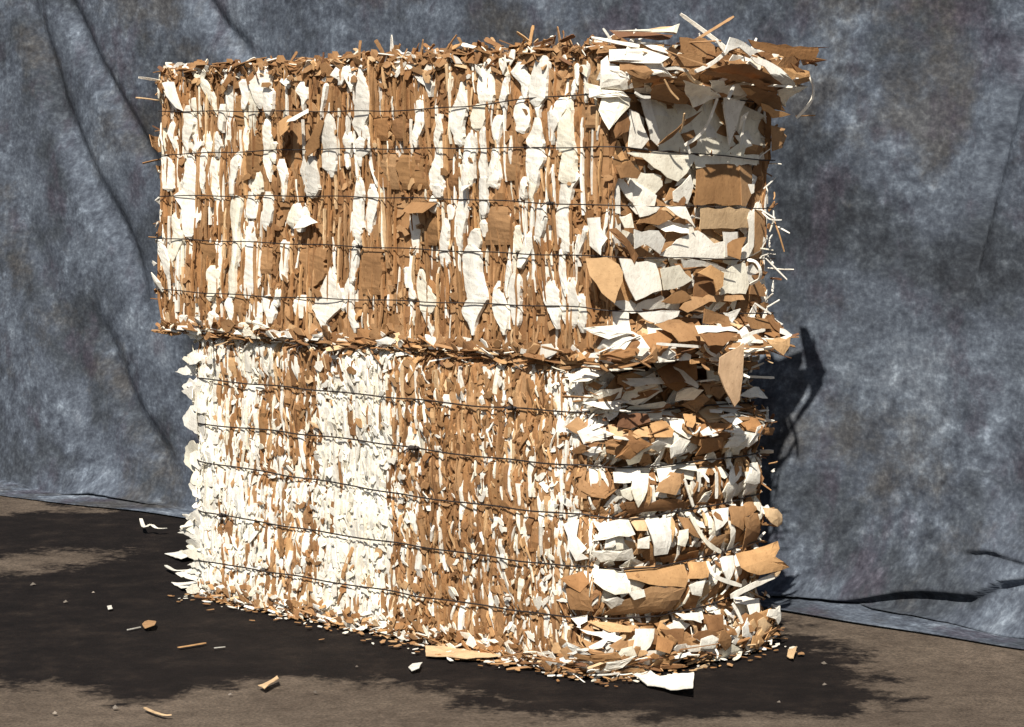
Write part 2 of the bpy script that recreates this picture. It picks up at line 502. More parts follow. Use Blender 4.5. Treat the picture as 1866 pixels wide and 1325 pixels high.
def flap(B, pts, c, d=.01, dt=0.0, dr=0.0, crump=.004, th=.003, kind='cardboard_flap', jit=.0025, sub=.03, freq=1.0):
    """pts in (q,z); dt = extra outward offset at the top edge, dr = at the right edge"""
    P = np.array(pts, float); lo = P.min(0); sz = P.max(0) - lo + 1e-6
    R = ring_poly(P, sub, jit)
    a = rng.uniform(-1, 1, 5); ph = rng.uniform(0, 6.28, 5); k = rng.uniform(8, 34, (5, 2))*freq
    def d_fn(q, z):
        u = (q-lo[0])/sz[0]; w_ = (z-lo[1])/sz[1]
        f = sum(a[i]*math.sin(k[i, 0]*q + k[i, 1]*z + ph[i]) for i in range(5))
        return d + dt*w_ + dr*u + crump*f
    def place(q, z, dd):
        Pp, n_, _ = B.base(float(q)); X = Pp + n_*(B.off(float(q), float(min(max(z, B.z0), B.z1))) + dd); X[2] = z
        return X, n_
    B.add(kind, flap_mesh(R, place, d_fn, c, th))

def ribbon(pts, wd, nrm, c, th=.003, twist=0.0):
    """free ribbon through 3-D points"""
    P = np.array(pts, float); n = max(5, len(P)*3)
    tt = np.linspace(0, len(P)-1, n); Q = np.stack([np.interp(tt, np.arange(len(P)), P[:, k]) for k in range(3)], 1)
    for _ in range(2): Q[1:-1] = (Q[:-2] + 2*Q[1:-1] + Q[2:])/4
    T = np.gradient(Q, axis=0); T /= np.linalg.norm(T, axis=1)[:, None] + 1e-9
    nr = np.array(nrm, float); out = np.zeros((2, n, 2, 3))
    for i in range(n):
        s_ = np.cross(T[i], nr); L = np.linalg.norm(s_)
        s_ = s_/L if L > 1e-3 else np.array([0, 0, 1.])
        u_ = np.cross(s_, T[i]); a = twist*i/n
        s2 = s_*math.cos(a) + u_*math.sin(a); u2 = np.cross(s2, T[i])
        w2 = wd/2*R_(.85, 1.1)*(1 if 0 < i < n-1 else .7)
        out[0, i, 0] = Q[i] - s2*w2; out[0, i, 1] = Q[i] + s2*w2
        out[1, i] = out[0, i] - u2*th
    v = out.reshape(-1, 3)
    return Piece(v, solid_grid(n, 2), np.repeat(np.array(c)[None], len(v), 0)*rng.uniform(.93, 1.05, (len(v), 1)))

Cc = gnd(1075, 1238)
low = Bale((Cc[0], Cc[1]), 1.86, .735, 0.0, .885, .07, .045)
low.pinch_f = .0035; low.pinch_e = .022
upp = Bale(tuple((np.array([Cc[0], Cc[1], 0]) - U*.075 + NF*.01)[:2]), 2.075, .68, .875, 1.735, .025, .012)
upp.pinch_f = .0012; upp.pinch_e = .002
def shape_low(q, z):
    # the lower bale narrows under the upper one on its short end and is loose there
    e = min(max((q + .02)/.15, 0), 1)
    t_ = min(max((z - .66)/.10, 0), 1)
    lft = min(max((-q - low.L + .10)/.10, 0), 1) if q > -low.L - low.D else 0
    sm = min(max((z - .845)/.02, 0), 1)*(1-e)
    return -.022*sm - .060*e*t_ + .012*math.sin(3.1*q + 5*z)*(1-e) - lft*.05*(1 - min(z/.7, 1))
def shape_upp(q, z):
    e = min(max((q + .02)/.10, 0), 1) if q < upp.D else 0
    t_ = min(max((z - 1.60)/.06, 0), 1); b_ = min(max((.98 - z)/.06, 0), 1)
    return .075*e*t_ + .042*e*b_ + .008*math.sin(2.3*q + 6*z)*(1-e)
low.shape = shape_low; upp.shape = shape_upp

def set_wires(B, traces):
    for tr in traces:
        qs = []; zs = []
        for (x, y) in tr:
            q, z = B.px(x, y); qs.append(q); zs.append(z)
        o = np.argsort(qs); B.tmp = getattr(B, 'tmp', []) + [(np.array(qs)[o], np.array(zs)[o])]
    B.wires = B.tmp
set_wires(upp, [[(300, 203), (700, 203), (850, 195), (950, 182), (1108, 168), (1150, 172), (1380, 186)],
                [(300, 282), (560, 272), (900, 270), (1108, 268), (1160, 272), (1395, 292)],
                [(300, 357), (560, 357), (850, 363), (1108, 375), (1250, 376), (1395, 380)],
                [(300, 435), (560, 445), (850, 458), (1108, 468), (1390, 473)],
                [(300, 528), (480, 540), (850, 552), (1070, 560), (1390, 572)]])
set_wires(low, [[(345, 688), (470, 700), (700, 722), (880, 740), (1070, 752), (1200, 746), (1400, 728)],
                [(345, 770), (450, 780), (640, 800), (900, 835), (1070, 852), (1140, 854), (1385, 826)],
                [(380, 843), (520, 865), (760, 905), (900, 922), (1070, 943), (1150, 947), (1375, 905)],
                [(390, 935), (560, 965), (760, 995), (1000, 1028), (1080, 1038), (1200, 1035), (1375, 990)],
                [(370, 1020), (560, 1052), (760, 1085), (1000, 1120), (1080, 1128), (1200, 1124), (1400, 1062)]])

# deep holes torn in the long face of the upper bale
def inpoly(x, y, poly):
    c = False; n = len(poly)
    for i in range(n):
        a = poly[i]; b = poly[(i+1) % n]
        if (a[1] > y) != (b[1] > y) and x < (b[0]-a[0])*(y-a[1])/(b[1]-a[1]) + a[0]: c = not c
    return c
def tilepts(ox, oy, sc, pts): return [(ox + a/sc, oy + b/sc) for a, b in pts]
HOLES = [tilepts(280, 100, 5.097, [(1190, 760), (1270, 620), (1400, 600), (1490, 500), (1500, 560), (1400, 820), (1350, 900), (1250, 890)]),
         tilepts(540, 340, 4.57, [(872, 222), (1040, 212), (1030, 300), (960, 350), (872, 330)]),
         tilepts(260, 350, 4.57, [(1250, 310), (1360, 270), (1371, 330), (1300, 380), (1250, 350)]),
         tilepts(820, 320, 4.27, [(1100, 880), (1200, 960), (1282, 1060), (1282, 1120), (1180, 1060)])]
HQ = [[upp.px(*p) for p in h] for h in HOLES]
LHQ = [[low.px(*p) for p in h] for h in [tilepts(600, 610, 5.097, [(770, 985), (860, 985), (865, 1050), (790, 1055)]),
        tilepts(850, 850, 3.31, [(590, 990), (690, 1000), (660, 1080), (620, 1060)]),
        tilepts(1060, 560, 4.14, [(300, 400), (560, 310), (900, 310), (1050, 400), (1040, 540), (900, 560), (740, 430), (600, 480), (400, 520)]),
        tilepts(1040, 860, 3.08, [(20, 740), (60, 700), (60, 620), (0, 620)]),
        tilepts(1040, 860, 3.08, [(670, 370), (720, 370), (715, 405), (680, 405)])]]
def in_hole(B, q, z):
    return any(inpoly(q, z, h) for h in (HQ if B is upp else LHQ))

# ---- solid body under the scraps
def build_core(B, parent):
    st = .016; nq = int(B.per/st); nz = int((B.z1-B.z0)/st) + 1
    v = np.zeros((nz, nq, 3)); c = np.zeros((nz, nq, 3))
    qs = np.linspace(-(B.L+B.D), B.L+B.D, nq, endpoint=False); zs = np.linspace(B.z0+.005, B.z1-.02, nz)
    ph = rng.uniform(0, 6.28, nq)
    for i, z in enumerate(zs):
        for j, q in enumerate(qs):
            d = -.030 + .008*math.sin(ph[j] + z*9)
            if in_hole(B, q, z): d -= .11
            P, _, _ = B.at(q, z, d); P[2] = z; v[i, j] = P
            c[i, j] = np.array(KR[j % 6])*.8
    I = lambda i, j: i*nq + j % nq
    F = [np.array([I(i, j), I(i, j+1), I(i+1, j+1), I(i+1, j)]) for i in range(nz-1) for j in range(nq)]
    F.append(np.array([I(nz-1, j) for j in range(nq)])); F.append(np.array([I(0, j) for j in range(nq-1, -1, -1)]))
    p = Piece(v.reshape(-1, 3), F, c.reshape(-1, 3))
    return make_mesh('bale_body', [p], CARD, parent)

# ---- traced strips of the upper bale's long face
W, K, LT = 'w', 'k', 'l'
def T(B, ox, oy, sc, lines, ck, d=(.002, .008), kind='paper_strip', th=.012, **kw):
    for ln in lines:
        pts = [tuple(float(a) for a in p.split(',')) for p in ln.split()]
        sp = []
        ys = [p[1] for p in pts]
        for (x, y, wd) in pts:
            q, z = B.px(ox + x/sc, oy + y/sc)
            q2, _ = B.px(ox + (x+wd/2)/sc, oy + y/sc); q1, _ = B.px(ox + (x-wd/2)/sc, oy + y/sc)
            sp.append((q, z, max(abs(q2-q1), .008)))
        wm = max(p[2] for p in sp); hh = abs(sp[0][1] - sp[-1][1])
        if ck == 'k' and (max(p[0] for p in sp) > -.05 or wm > hh*1.15): continue
        if ck == 'w':       # let the sheet run on and fray out past its widest part
            up_ = 1 if sp[0][1] > sp[-1][1] else -1
            sp = [(sp[0][0] + R_(-.004, .004), min(sp[0][1] + up_*R_(.006, .034), B.z1 - .02), sp[0][2]*.35)] + [(a, b, c_*.9) for a, b, c_ in sp] + \
                 [(sp[-1][0] + R_(-.004, .004), max(sp[-1][1] - up_*R_(.006, .034), B.z0 + .01), sp[-1][2]*.30)]
        if len(sp) == 2: sp = [sp[0], tuple((np.array(sp[0])+np.array(sp[1]))/2), sp[1]]
        strip(B, sp, R_(*d), R_(-.16, .16), R_(-.001, .003), col(ck), th=th, kind=kind, m=4, jit=.15, upright=True, rough=.6,
              n=max(7, min(26, int(abs(sp[0][1]-sp[-1][1])/.009)+3)), **kw)

T(upp, 280, 100, 5.097, """120,260,70 120,340,75 170,430,45 225,520,25
440,200,60 490,300,80 540,400,70 565,480,40 580,520,15
380,420,90 385,480,80 390,520,40
330,555,90 340,640,100 320,720,100 310,800,60 330,880,30
180,650,50 160,740,60 200,820,50 215,890,25
730,370,90 740,450,85 730,560,70 725,640,50
640,540,60 640,620,60 640,690,40
930,220,60 940,330,90 930,440,100 925,540,80 925,680,50
1030,170,150 1000,250,170 1010,340,160 1000,420,120
1080,360,90 1075,440,80 1070,510,70
850,260,90 870,340,70 860,440,60 850,500,30
700,660,50 710,740,60 700,820,30
400,760,70 420,830,70 400,890,50
500,770,70 510,830,60 520,890,50
600,790,50 610,840,60 600,890,40
860,740,40 870,810,50 860,880,40
1055,670,60 1060,780,90 1065,880,90 1070,980,90 1080,1100,40
1130,830,60 1110,900,70 1120,960,60
110,960,110 140,1040,110 140,1150,120 150,1240,120
340,960,50 350,1060,110 350,1160,120 350,1280,110
460,960,60 460,1060,60 460,1180,60 455,1230,30
570,1040,50 560,1120,90 570,1210,90 580,1290,50
790,930,60 760,1010,110 740,1080,120 730,1180,70 735,1290,50
970,1150,60 960,1220,110 970,1280,80
1190,1040,70 1210,1120,70 1210,1200,30 1215,1290,30
1430,970,80 1420,1080,120 1450,1180,140 1450,1280,130
1380,330,90 1400,400,60 1395,440,30
660,260,50 690,310,50 680,350,30""".split('\n'), W)
T(upp, 280, 100, 5.097, """220,270,110 250,380,140 280,500,90
480,560,130 480,620,150 485,690,150
930,720,100 930,850,130 940,1000,140 940,1150,120
800,380,80 810,520,80 820,650,110
240,950,70 250,1050,90 260,1180,70
1200,560,90 1160,640,130 1200,720,100
820,960,80 830,1080,90 820,1250,80""".split('\n'), K, d=(-.002, .003))
T(upp, 560, 90, 5.097, """300,190,90 300,240,120 320,280,60
400,170,100 410,230,110 420,300,80 420,340,40
490,240,50 510,340,110 520,430,130 530,520,160 520,600,150 480,700,130 520,780,100 545,850,80
215,580,30 205,680,90 200,800,120 210,900,130 210,1000,130 220,1090,130 230,1130,80
380,650,25 383,730,22 385,800,20
380,860,90 380,920,60 370,1000,50 385,1090,30
530,870,150 540,940,130 490,1000,60
50,1020,80 50,1120,140 60,1220,150 70,1320,120
1065,480,90 1060,570,90 1050,670,100 1020,760,90 1000,840,60
1130,210,90 1100,280,120 1150,340,60
1430,400,40 1440,500,120 1420,600,170 1400,700,150 1430,800,130 1430,880,90
1230,700,60 1220,780,90 1210,860,60
1230,960,50 1215,1050,110 1210,1150,150 1210,1250,150 1215,1320,130
1500,830,50 1500,950,70 1480,1050,50 1480,1150,60 1470,1300,60
470,1050,20 475,1120,16 480,1180,12
590,1080,15 615,1160,14 640,1240,12
170,340,30 155,450,28 135,560,20""".split('\n'), W)
T(upp, 560, 90, 5.097, """300,300,180 320,380,250 330,470,230 320,540,150
280,1140,200 290,1220,240 300,1310,240
1040,300,120 1040,370,110
680,620,120 690,720,160 690,850,110
860,640,120 860,740,130 850,850,100
760,960,120 780,1100,160 770,1300,140
960,960,160 960,1100,220 970,1300,200
1350,1030,90 1340,1150,120 1340,1310,110""".split('\n'), K, d=(-.002, .003))
T(upp, 840, 70, 5.097, """285,130,60 280,220,100 250,320,130 235,420,150 240,520,160 240,590,150
395,190,60 400,260,70 430,330,50
420,440,60 420,520,80 400,580,60
550,310,150 570,350,150 600,420,90 600,500,60
750,200,150 745,300,180 745,400,180 730,500,190 720,560,170
190,640,180 170,740,150 160,830,90
350,740,90 345,830,100 335,920,60
565,620,100 560,720,160 565,800,150 575,860,90
1085,260,60 1085,340,50 1080,400,30
1180,250,50 1175,330,40 1170,400,25 1170,560,30
1050,440,40 1050,480,42 1050,510,40
700,610,120 710,640,80 720,660,50
930,600,120 935,660,110 920,720,50
860,700,90 860,790,110 850,870,60 850,940,40
1000,720,110 1000,820,160 1005,920,170 1010,1020,170 1010,1120,160 990,1220,180 990,1320,190
1020,600,50 1020,680,50
720,840,90 710,920,130 700,980,140
700,1040,140 720,1120,180 690,1200,120 690,1300,70
120,920,60 110,1040,70 90,1150,70 100,1300,60
210,860,50 200,960,50 215,1060,50 200,1160,70 220,1300,60
320,1040,50 320,1130,60 300,1220,80 310,1320,80
630,1060,30 630,1180,35 640,1320,40""".split('\n'), W)
T(upp, 840, 70, 5.097, """430,860,120 450,960,180 450,1080,200 470,1200,180 480,1320,180
1330,120,120 1330,230,200 1310,350,160 1290,450,130
1220,620,100 1220,720,110 1200,830,100
1240,900,150 1240,960,160
900,300,90 900,420,90 900,540,80
360,330,70 360,420,70 350,560,60""".split('\n'), K, d=(-.001, .004))
T(upp, 260, 350, 4.57, """380,30,180 400,120,120 410,220,120 400,320,100 400,370,60
270,210,60 275,280,70 300,350,90 290,430,100 260,520,80 240,580,40
130,410,50 160,470,90 200,560,70 215,640,70
790,60,90 780,150,100 775,240,80 775,330,50 780,420,50 775,520,50 765,600,50 750,680,60 750,760,70 750,860,60
900,80,60 900,150,80 915,210,90
1050,60,70 1060,150,80 1050,240,70 1035,290,40
905,330,70 910,400,80 920,480,130 920,580,140 910,680,150 900,750,170 870,800,180
625,450,40 630,530,40 660,600,60
600,660,130 600,740,110 590,800,90 570,870,60
1185,430,70 1180,520,50 1175,620,50 1180,720,40
1290,110,70 1280,190,130 1290,260,150
1060,870,70 1060,940,80 1070,1010,80
1130,860,60 1120,930,60
940,920,80 950,990,80 960,1050,50
930,1090,160 990,1120,150
830,1100,80 860,1160,140 900,1200,150 940,1230,90
330,1040,90 380,1100,130 420,1160,130 440,1200,80
580,1030,90 590,1090,90
730,940,60 740,1010,50
1330,900,120 1320,960,130""".split('\n'), W)
T(upp, 260, 350, 4.57, """390,420,80 360,500,150 350,600,190 350,700,200
660,60,120 660,180,130 660,300,130
110,560,80 110,640,100 140,700,80
810,840,60 810,940,60 820,1020,50
1040,440,80 1040,560,90 1030,680,70
540,420,120 560,520,110 540,600,60""".split('\n'), K, d=(-.001, .004))
T(upp, 540, 340, 4.57, """525,10,70 525,120,100 530,240,90 530,340,90 520,400,70
640,70,90 640,160,90 620,260,70 610,340,60
480,480,80 475,580,80 470,680,70 465,780,60
440,830,70 440,920,70 440,1020,60 470,1110,60 490,1170,50
290,720,60 300,800,150 290,900,240 240,980,330 230,1060,200 230,1120,80
140,20,130 140,70,110
30,180,90 40,270,130 20,320,120
1180,20,100 1190,80,80
1140,130,90 1145,190,90
1250,350,60 1240,450,80 1235,560,80 1245,640,80
1040,710,30 1050,800,100 1070,900,150 1090,980,160 1090,1040,120
1070,1050,60 1090,1120,40 1120,1190,30
920,690,40 925,750,30
960,850,30 970,920,60
380,910,40 400,1000,40
1290,180,60 1290,260,50
1360,200,50 1355,350,60 1350,480,50""".split('\n'), W)
T(upp, 540, 340, 4.57, """150,500,220 150,600,240 150,700,200 120,800,120 80,880,40
640,520,170 640,640,180 640,780,170 640,900,160
350,110,150 360,220,180 360,330,160
1130,260,110 1140,380,120 1120,490,100""".split('\n'), K, d=(.001, .005))
T(upp, 820, 320, 4.27, """110,60,60 110,140,60 100,240,80 95,340,80 80,440,60 80,540,40
200,440,70 200,520,110
265,380,60 270,460,40
270,20,60 265,120,60 270,200,70 270,290,60
350,10,90 360,70,90
180,600,160 190,700,160 200,800,150 210,900,180 210,960,180 180,1020,200 170,1080,170 185,1150,60
650,10,70 650,80,60 640,150,40
580,80,60 580,150,50
705,260,50 710,350,70 700,440,70 690,490,40
525,420,70 525,500,50 530,580,60
630,490,100 610,560,100 570,640,90 550,710,50
930,10,170 900,100,120 895,200,100 880,300,120 880,400,150 890,500,130 900,590,110
460,700,40 450,780,50 440,860,30
515,820,90 515,920,90 515,1020,90 520,1100,70 520,1160,40
380,880,50 390,960,90 390,1040,130 400,1120,100 420,1190,50
790,910,130 800,980,120 820,1050,100 830,1120,60
930,880,110 930,980,180 930,1080,180 940,1150,140
1030,980,90 1040,1060,100 1030,1140,90
1240,330,50 1230,420,50 1225,510,50
870,640,30 880,740,40 900,860,30
1060,440,35 1040,500,35 1000,600,30""".split('\n'), W)
T(upp, 820, 320, 4.27, """380,240,120 400,400,200 380,540,200
490,20,110 490,150,110
690,1030,160 700,1120,200 700,1190,200
1020,280,150 1040,380,160
690,640,190 690,760,200 700,880,150
320,620,110 330,740,100
1050,30,180 1050,140,200""".split('\n'), K, d=(-.001, .004))
# lips above the torn holes
def F(B, ox, oy, sc, rows):
    """rows: colour, d, dt, dr, crumple, points in tile pixels"""
    for (ck, d, dt, dr, cr, pts) in rows:
        pp = [tuple(float(a) for a in p.split(',')) for p in pts.split()]
        P = [B.px(ox + x/sc, oy + y/sc, d) for x, y in pp]
        flap(B, P, col(ck), d, dt, dr, cr)
F(upp, 280, 100, 5.097, [('l', .050, -.035, .02, .004, "1100,620 1190,560 1260,580 1250,700 1200,760 1150,700"),
    ('w', .055, -.03, .02, .003, "1230,600 1400,500 1430,540 1330,610 1230,625"),
    ('k', .035, .0, -.02, .003, "1400,860 1500,600 1529,620 1500,860 1420,940"),
    ('w', .03, 0, -.02, .002, "80,260 160,250 200,420 230,520 180,490 110,380")])
F(upp, 540, 340, 4.57, [('k', .048, -.045, .0, .002, "870,130 1000,120 1090,140 1040,220 930,225 860,200"),
    ('w', .045, -.04, .0, .002, "1320,0 1371,-20 1371,40"),
    ('w', .04, -.03, 0, .003, "-10,240 80,270 140,300 60,340 -20,350")])

# ---- short end of the upper bale
F(upp, 1100, 40, 4.665, [
 ('w', -.01, 0, 0, .0015, "390,600 960,600 1140,690 1300,760 1430,830 1430,1000 1330,1110 1040,1130 760,1120 470,1100 440,900"),
 ('w', .012, .005, 0, .002, "310,660 390,650 470,1000 460,1060 400,1000"),
 ('w', .010, 0, 0, .002, "220,740 300,780 390,1000 330,1080 220,1060"),
 ('w', .022, .0, 0, .002, "60,640 220,650 215,720 150,800 105,920 60,750"),
 ('k', .016, 0, 0, .003, "160,780 200,730 240,850 220,930 120,990 105,930"),
 ('k', .055, .03, 0, .002, "380,540 540,540 700,640 700,700 560,680 400,650"),
 ('w', .075, .04, 0, .003, "590,500 700,530 900,600 880,640 760,730 700,650 640,580"),
 ('k', .020, .06, 0, .002, "700,760 640,860 500,1030 460,1050 600,830"),
 ('w', .008, .03, 0, .001, "960,640 1140,680 1070,1050 990,800"),
 ('w', .020, .02, 0, .001, "1140,800 1190,760 1150,930"),
 ('w', .075, .03, 0, .002, "830,500 1060,540 1060,620 960,600"),
 ('k', .065, .02, 0, .002, "900,560 1060,560 1060,640 980,620"),
 ('k', .080, .02, .03, .004, "1190,150 1420,200 1650,220 1665,260 1640,360 1400,270 1240,220"),
 ('w', .110, -.02, .02, .003, "1280,280 1400,320 1600,520 1590,600 1450,480 1330,350"),
 ('w', .095, .01, 0, .004, "1060,130 1180,170 1320,250 1250,290 1120,200 1060,240 1020,260"),
 ('w', .070, .0, .03, .003, "1630,370 1690,300 1740,430 1660,420"),
 ('k', .070, -.03, 0, .003, "1040,270 1200,300 1320,430 1100,380"),
 ('k', .050, .05, 0, .004, "780,400 1060,360 1440,500 1480,600 1100,500"),
 ('k', .085, .03, 0, .003, "760,440 1100,480 1480,610 1440,560 1100,450 800,410"),
 ('l', .070, .0, 0, .003, "400,70 650,15 620,105"),
 ('w', .085, .0, 0, .003, "410,72 650,15 625,95"),
 ('d', .050, -.02, 0, .003, "290,60 470,80 620,110 560,150 350,130"),
 ('w', .040, .0, 0, .006, "200,280 280,340 250,560 190,580 100,560 150,330"),
 ('w', .060, .0, 0, .006, "300,230 440,220 560,300 520,350 330,330"),
 ('w', .055, -.02, 0, .005, "430,160 580,170 560,270 480,230"),
 ('k', .045, .0, 0, .005, "640,130 880,140 960,200 960,300 800,300 660,260"),
 ('k', .060, .0, 0, .006, "640,270 820,290 830,370 600,370"),
 ('w', .040, -.02, 0, .004, "380,370 540,360 520,440 380,450"),
 ('k', .045, .0, 0, .003, "340,460 500,470 480,520 340,520"),
 ('k', .020, .0, 0, .004, "280,350 380,370 340,560 250,560"),
 ('k', .060, .03, 0, .003, "1100,540 1200,550 1450,640 1540,760 1400,740 1190,640"),
 ('l', .070, .02, 0, .003, "1130,560 1300,600 1420,680 1200,620"),
 ('l', .060, .02, .02, .003, "1300,690 1530,790 1420,820 1330,750"),
 ('k', .050, .0, .03, .004, "1600,450 1740,430 1720,540 1600,620"),
 ('k', .030, .0, .02, .006, "1430,880 1540,930 1530,1060 1440,1100"),
 ('k', .030, .0, .0, .003, "860,300 1000,330 940,400 840,380"),
 ('w', .045, .0, 0, .003, "60,560 190,590 220,640 70,640"),
])
F(upp, 1060, 280, 4.14, [
 ('w', .010, .0, 0, .002, "340,-5 620,-10 860,10 850,50 790,150 730,210 650,180 600,130 460,30"),
 ('w', .004, .0, 0, .002, "830,10 1340,10 1320,90 960,80 860,110"),
 ('k', .014, -.01, 0, .0006, "890,110 960,80 1210,85 1215,390 850,385"),
 ('k', .018, -.01, -.02, .0006, "1210,85 1340,90 1330,300 1250,400 1212,392"),
 ('l', .010, .01, 0, .0008, "880,415 1250,420 1260,560 890,570"),
 ('k', .022, .0, 0, .003, "290,100 360,50 440,140 420,190 310,180"),
 ('k', -.035, .0, 0, .003, "300,190 570,200 570,370 260,380"),
 ('w', .0, .01, 0, .004, "690,290 800,160 830,240 800,380 700,360"),
 ('w', .022, .01, 0, .002, "380,570 560,580 620,650 590,760 470,680 400,720"),
 ('w', .010, .0, 0, .001, "590,770 720,650 880,580 1000,680 1080,660 1130,790 700,795"),
 ('w', .016, -.03, 0, .002, "580,540 680,500 840,530 800,600 640,590"),
 ('k', .014, .02, 0, .002, "600,600 760,600 620,680"),
 ('w', .012, .0, 0, .002, "1070,590 1180,590 1180,660 1130,780 1080,780"),
 ('k', .034, -.03, .01, .002, "1150,660 1280,630 1230,710 1190,800 1120,770"),
 ('k', .010, .0, -.02, .002, "1310,420 1400,430 1420,620 1380,730 1300,760"),
 ('w', .018, .0, 0, .001, "1260,420 1300,440 1300,700 1260,780"),
 ('w', .026, .0, 0, .002, "300,790 560,830 580,880 610,1030 410,1110 340,960"),
 ('w', .030, .01, 0, .002, "580,870 720,840 830,950 700,1020 620,1030"),
 ('w', .030, .02, 0, .003, "700,795 900,810 1160,900 1100,895 900,850 740,860"),
 ('k', .036, -.01, 0, .002, "720,830 900,840 860,890 740,870"),
 ('w', .016, .0, -.01, .001, "1060,880 1250,810 1280,990 1250,1060 1050,1070"),
 ('k', .008, .0, 0, .002, "860,900 1000,960 1010,1060 840,1080"),
 ('l', .036, .0, .01, .003, "880,900 960,840 1050,900 1040,1000 1000,1040 980,950"),
 ('k', .040, -.03, 0, .003, "760,1170 860,1080 1270,1070 1270,1105 900,1115 800,1200"),
 ('w', .0, .01, 0, .002, "420,1130 580,1070 730,1110 730,1180 400,1175"),
 ('k', .022, .0, 0, .002, "600,1120 730,1020 830,1090 740,1130"),
 ('w', .020, .0, 0, .002, "420,1190 740,1185 720,1230 580,1280 480,1250"),
 ('w', .030, .0, 0, .003, "190,490 250,480 270,640 240,770 200,700"),
 ('k', .028, .0, 0, .002, "270,570 300,560 430,770 400,830"),
 ('k', .004, .0, 0, .002, "440,700 560,780 400,790 260,690"),
 ('w', .020, .0, 0, .005, "290,480 380,450 400,560 320,560"),
 ('w', .016, .0, 0, .003, "400,395 600,395 560,440 440,480"),
 ('w', .022, .0, 0, .003, "620,395 780,400 850,560 800,500 700,460"),
 ('k', .014, .0, 0, .004, "420,530 480,440 640,430 700,480 580,540"),
 ('k', .0, .0, 0, .003, "1280,990 1350,960 1400,1080 1260,1060"),
])
# brown pointed flap that bridges the corner
def flap_world(B, px, depthsP, c, th=.003, crump=.003, kind='cardboard_flap', sub=.03):
    P3 = [hitplane(x, y, P, n) for (x, y), (P, n) in zip(px, depthsP)]
    P3 = np.array(P3); ctr = P3.mean(0)
    u_, s_, vt = np.linalg.svd(P3 - ctr); nn = vt[2]
    if nn @ (ORG - ctr) < 0: nn = -nn
    e1, e2 = vt[0], vt[1]; Q = np.stack([(P3-ctr) @ e1, (P3-ctr) @ e2], 1)
    R = ring_poly(Q, sub, .002)
    a = rng.uniform(-1, 1, 4); ph = rng.uniform(0, 6.28, 4); k = rng.uniform(8, 30, (4, 2))
    return flap_mesh(R, lambda p, q, d: (ctr + e1*p + e2*q + nn*d, nn),
                     lambda p, q: crump*sum(a[i]*math.sin(k[i, 0]*p + k[i, 1]*q + ph[i]) for i in range(4)), c, th)
def face_plane(B, which, d):
    return (B.C + NF*d, NF) if which == 'f' else (B.C + NE*d, NE)
t8 = lambda pts: tilepts(1060, 280, 4.14, pts)
vf = t8([(30, 790), (190, 780), (280, 835), (310, 960), (250, 1130), (150, 1050), (60, 920)])
mid = (NF + NE)/np.linalg.norm(NF + NE)
upp.add('cardboard_flap', flap_world(upp, vf, [(upp.C + mid*.035, mid)]*7, col('l')))

# straws and thin ribbons
def straw(B, ox, oy, sc, pts, wd, c, d, th=.003, kind='paper_ribbon', tw=0.0, far=0.0):
    P = []
    for k, (x, y) in enumerate(pts):
        px_, py_ = ox + x/sc, oy + y/sc
        dd = d[k] if isinstance(d, (list, tuple)) else d
        P.append(hitplane(px_, py_, B.C + NE*(dd + B.eb), NE) if px_ > 1085 else hitplane(px_, py_, B.C + NF*dd, NF))
    B.add(kind, ribbon(P, wd, NE if pts and ox + pts[0][0]/sc > 1085 else NF, c, th, tw))
u7 = (1100, 40, 4.665); u8 = (1060, 280, 4.14); l7 = (1060, 560, 4.14); l8 = (1040, 860, 3.08)
straw(upp, *u7, [(970, 650), (900, 850), (820, 970), (690, 1050)], .009, col('w'), [.10, .08, .06, .04])
straw(upp, *u7, [(720, 1050), (735, 1120)], .006, col('w'), .04)
straw(upp, *u7, [(690, 780), (680, 880), (650, 940)], .007, col('l'), [.08, .06, .04])
straw(upp, *u7, [(1200, 830), (1180, 960), (1160, 1080)], .008, col('w'), .03)
straw(upp, *u7, [(1740, 440), (1795, 540), (1780, 660), (1720, 740), (1640, 820)], .009, col('w'), [.09, .10, .09, .08, .06])
straw(upp, *u7, [(1060, 240), (960, 330), (860, 390), (780, 420)], .011, col('w'), .15)
straw(upp, *u7, [(960, 150), (1000, 210), (1040, 265)], .008, col('w'), .16)
straw(upp, *u7, [(690, 400), (760, 500), (840, 530)], .010, col('l'), .13)
straw(upp, *u7, [(540, 400), (620, 390), (720, 420)], .008, col('w'), .13)
straw(upp, *u7, [(1110, 540), (1085, 600), (1060, 655)], .010, col('w'), .14)
straw(upp, *u7, [(285, 65), (230, 190), (190, 280)], .012, col('w'), .06)
straw(upp, *u7, [(820, 90), (825, 135)], .006, col('w'), .06)
straw(upp, *u7, [(1640, 800), (1800, 795)], .004, col('k'), .06)
straw(upp, *u7, [(520, 490), (570, 590), (640, 660)], .006, col('l'), .13)
straw(upp, *u7, [(270, 600), (330, 640), (400, 640)], .008, col('w'), .07)
straw(upp, *u8, [(1250, 800), (1320, 810), (1355, 880), (1350, 950), (1270, 990)], .010, col('w'), [.02, .05, .06, .05, .02])
for a in ([(1350, 420), (1460, 490)], [(1450, 430), (1452, 520)], [(1440, 470), (1490, 600), (1530, 740)], [(1390, 790), (1550, 950)],
          [(1480, 550), (1570, 600)], [(1360, 440), (1420, 500), (1510, 500)], [(1460, 480), (1420, 590)]):
    straw(upp, *u8, a, .0045, col('w' if random.random() < .6 else 'l'), [.02] + [.04]*(len(a)-1), th=.002)
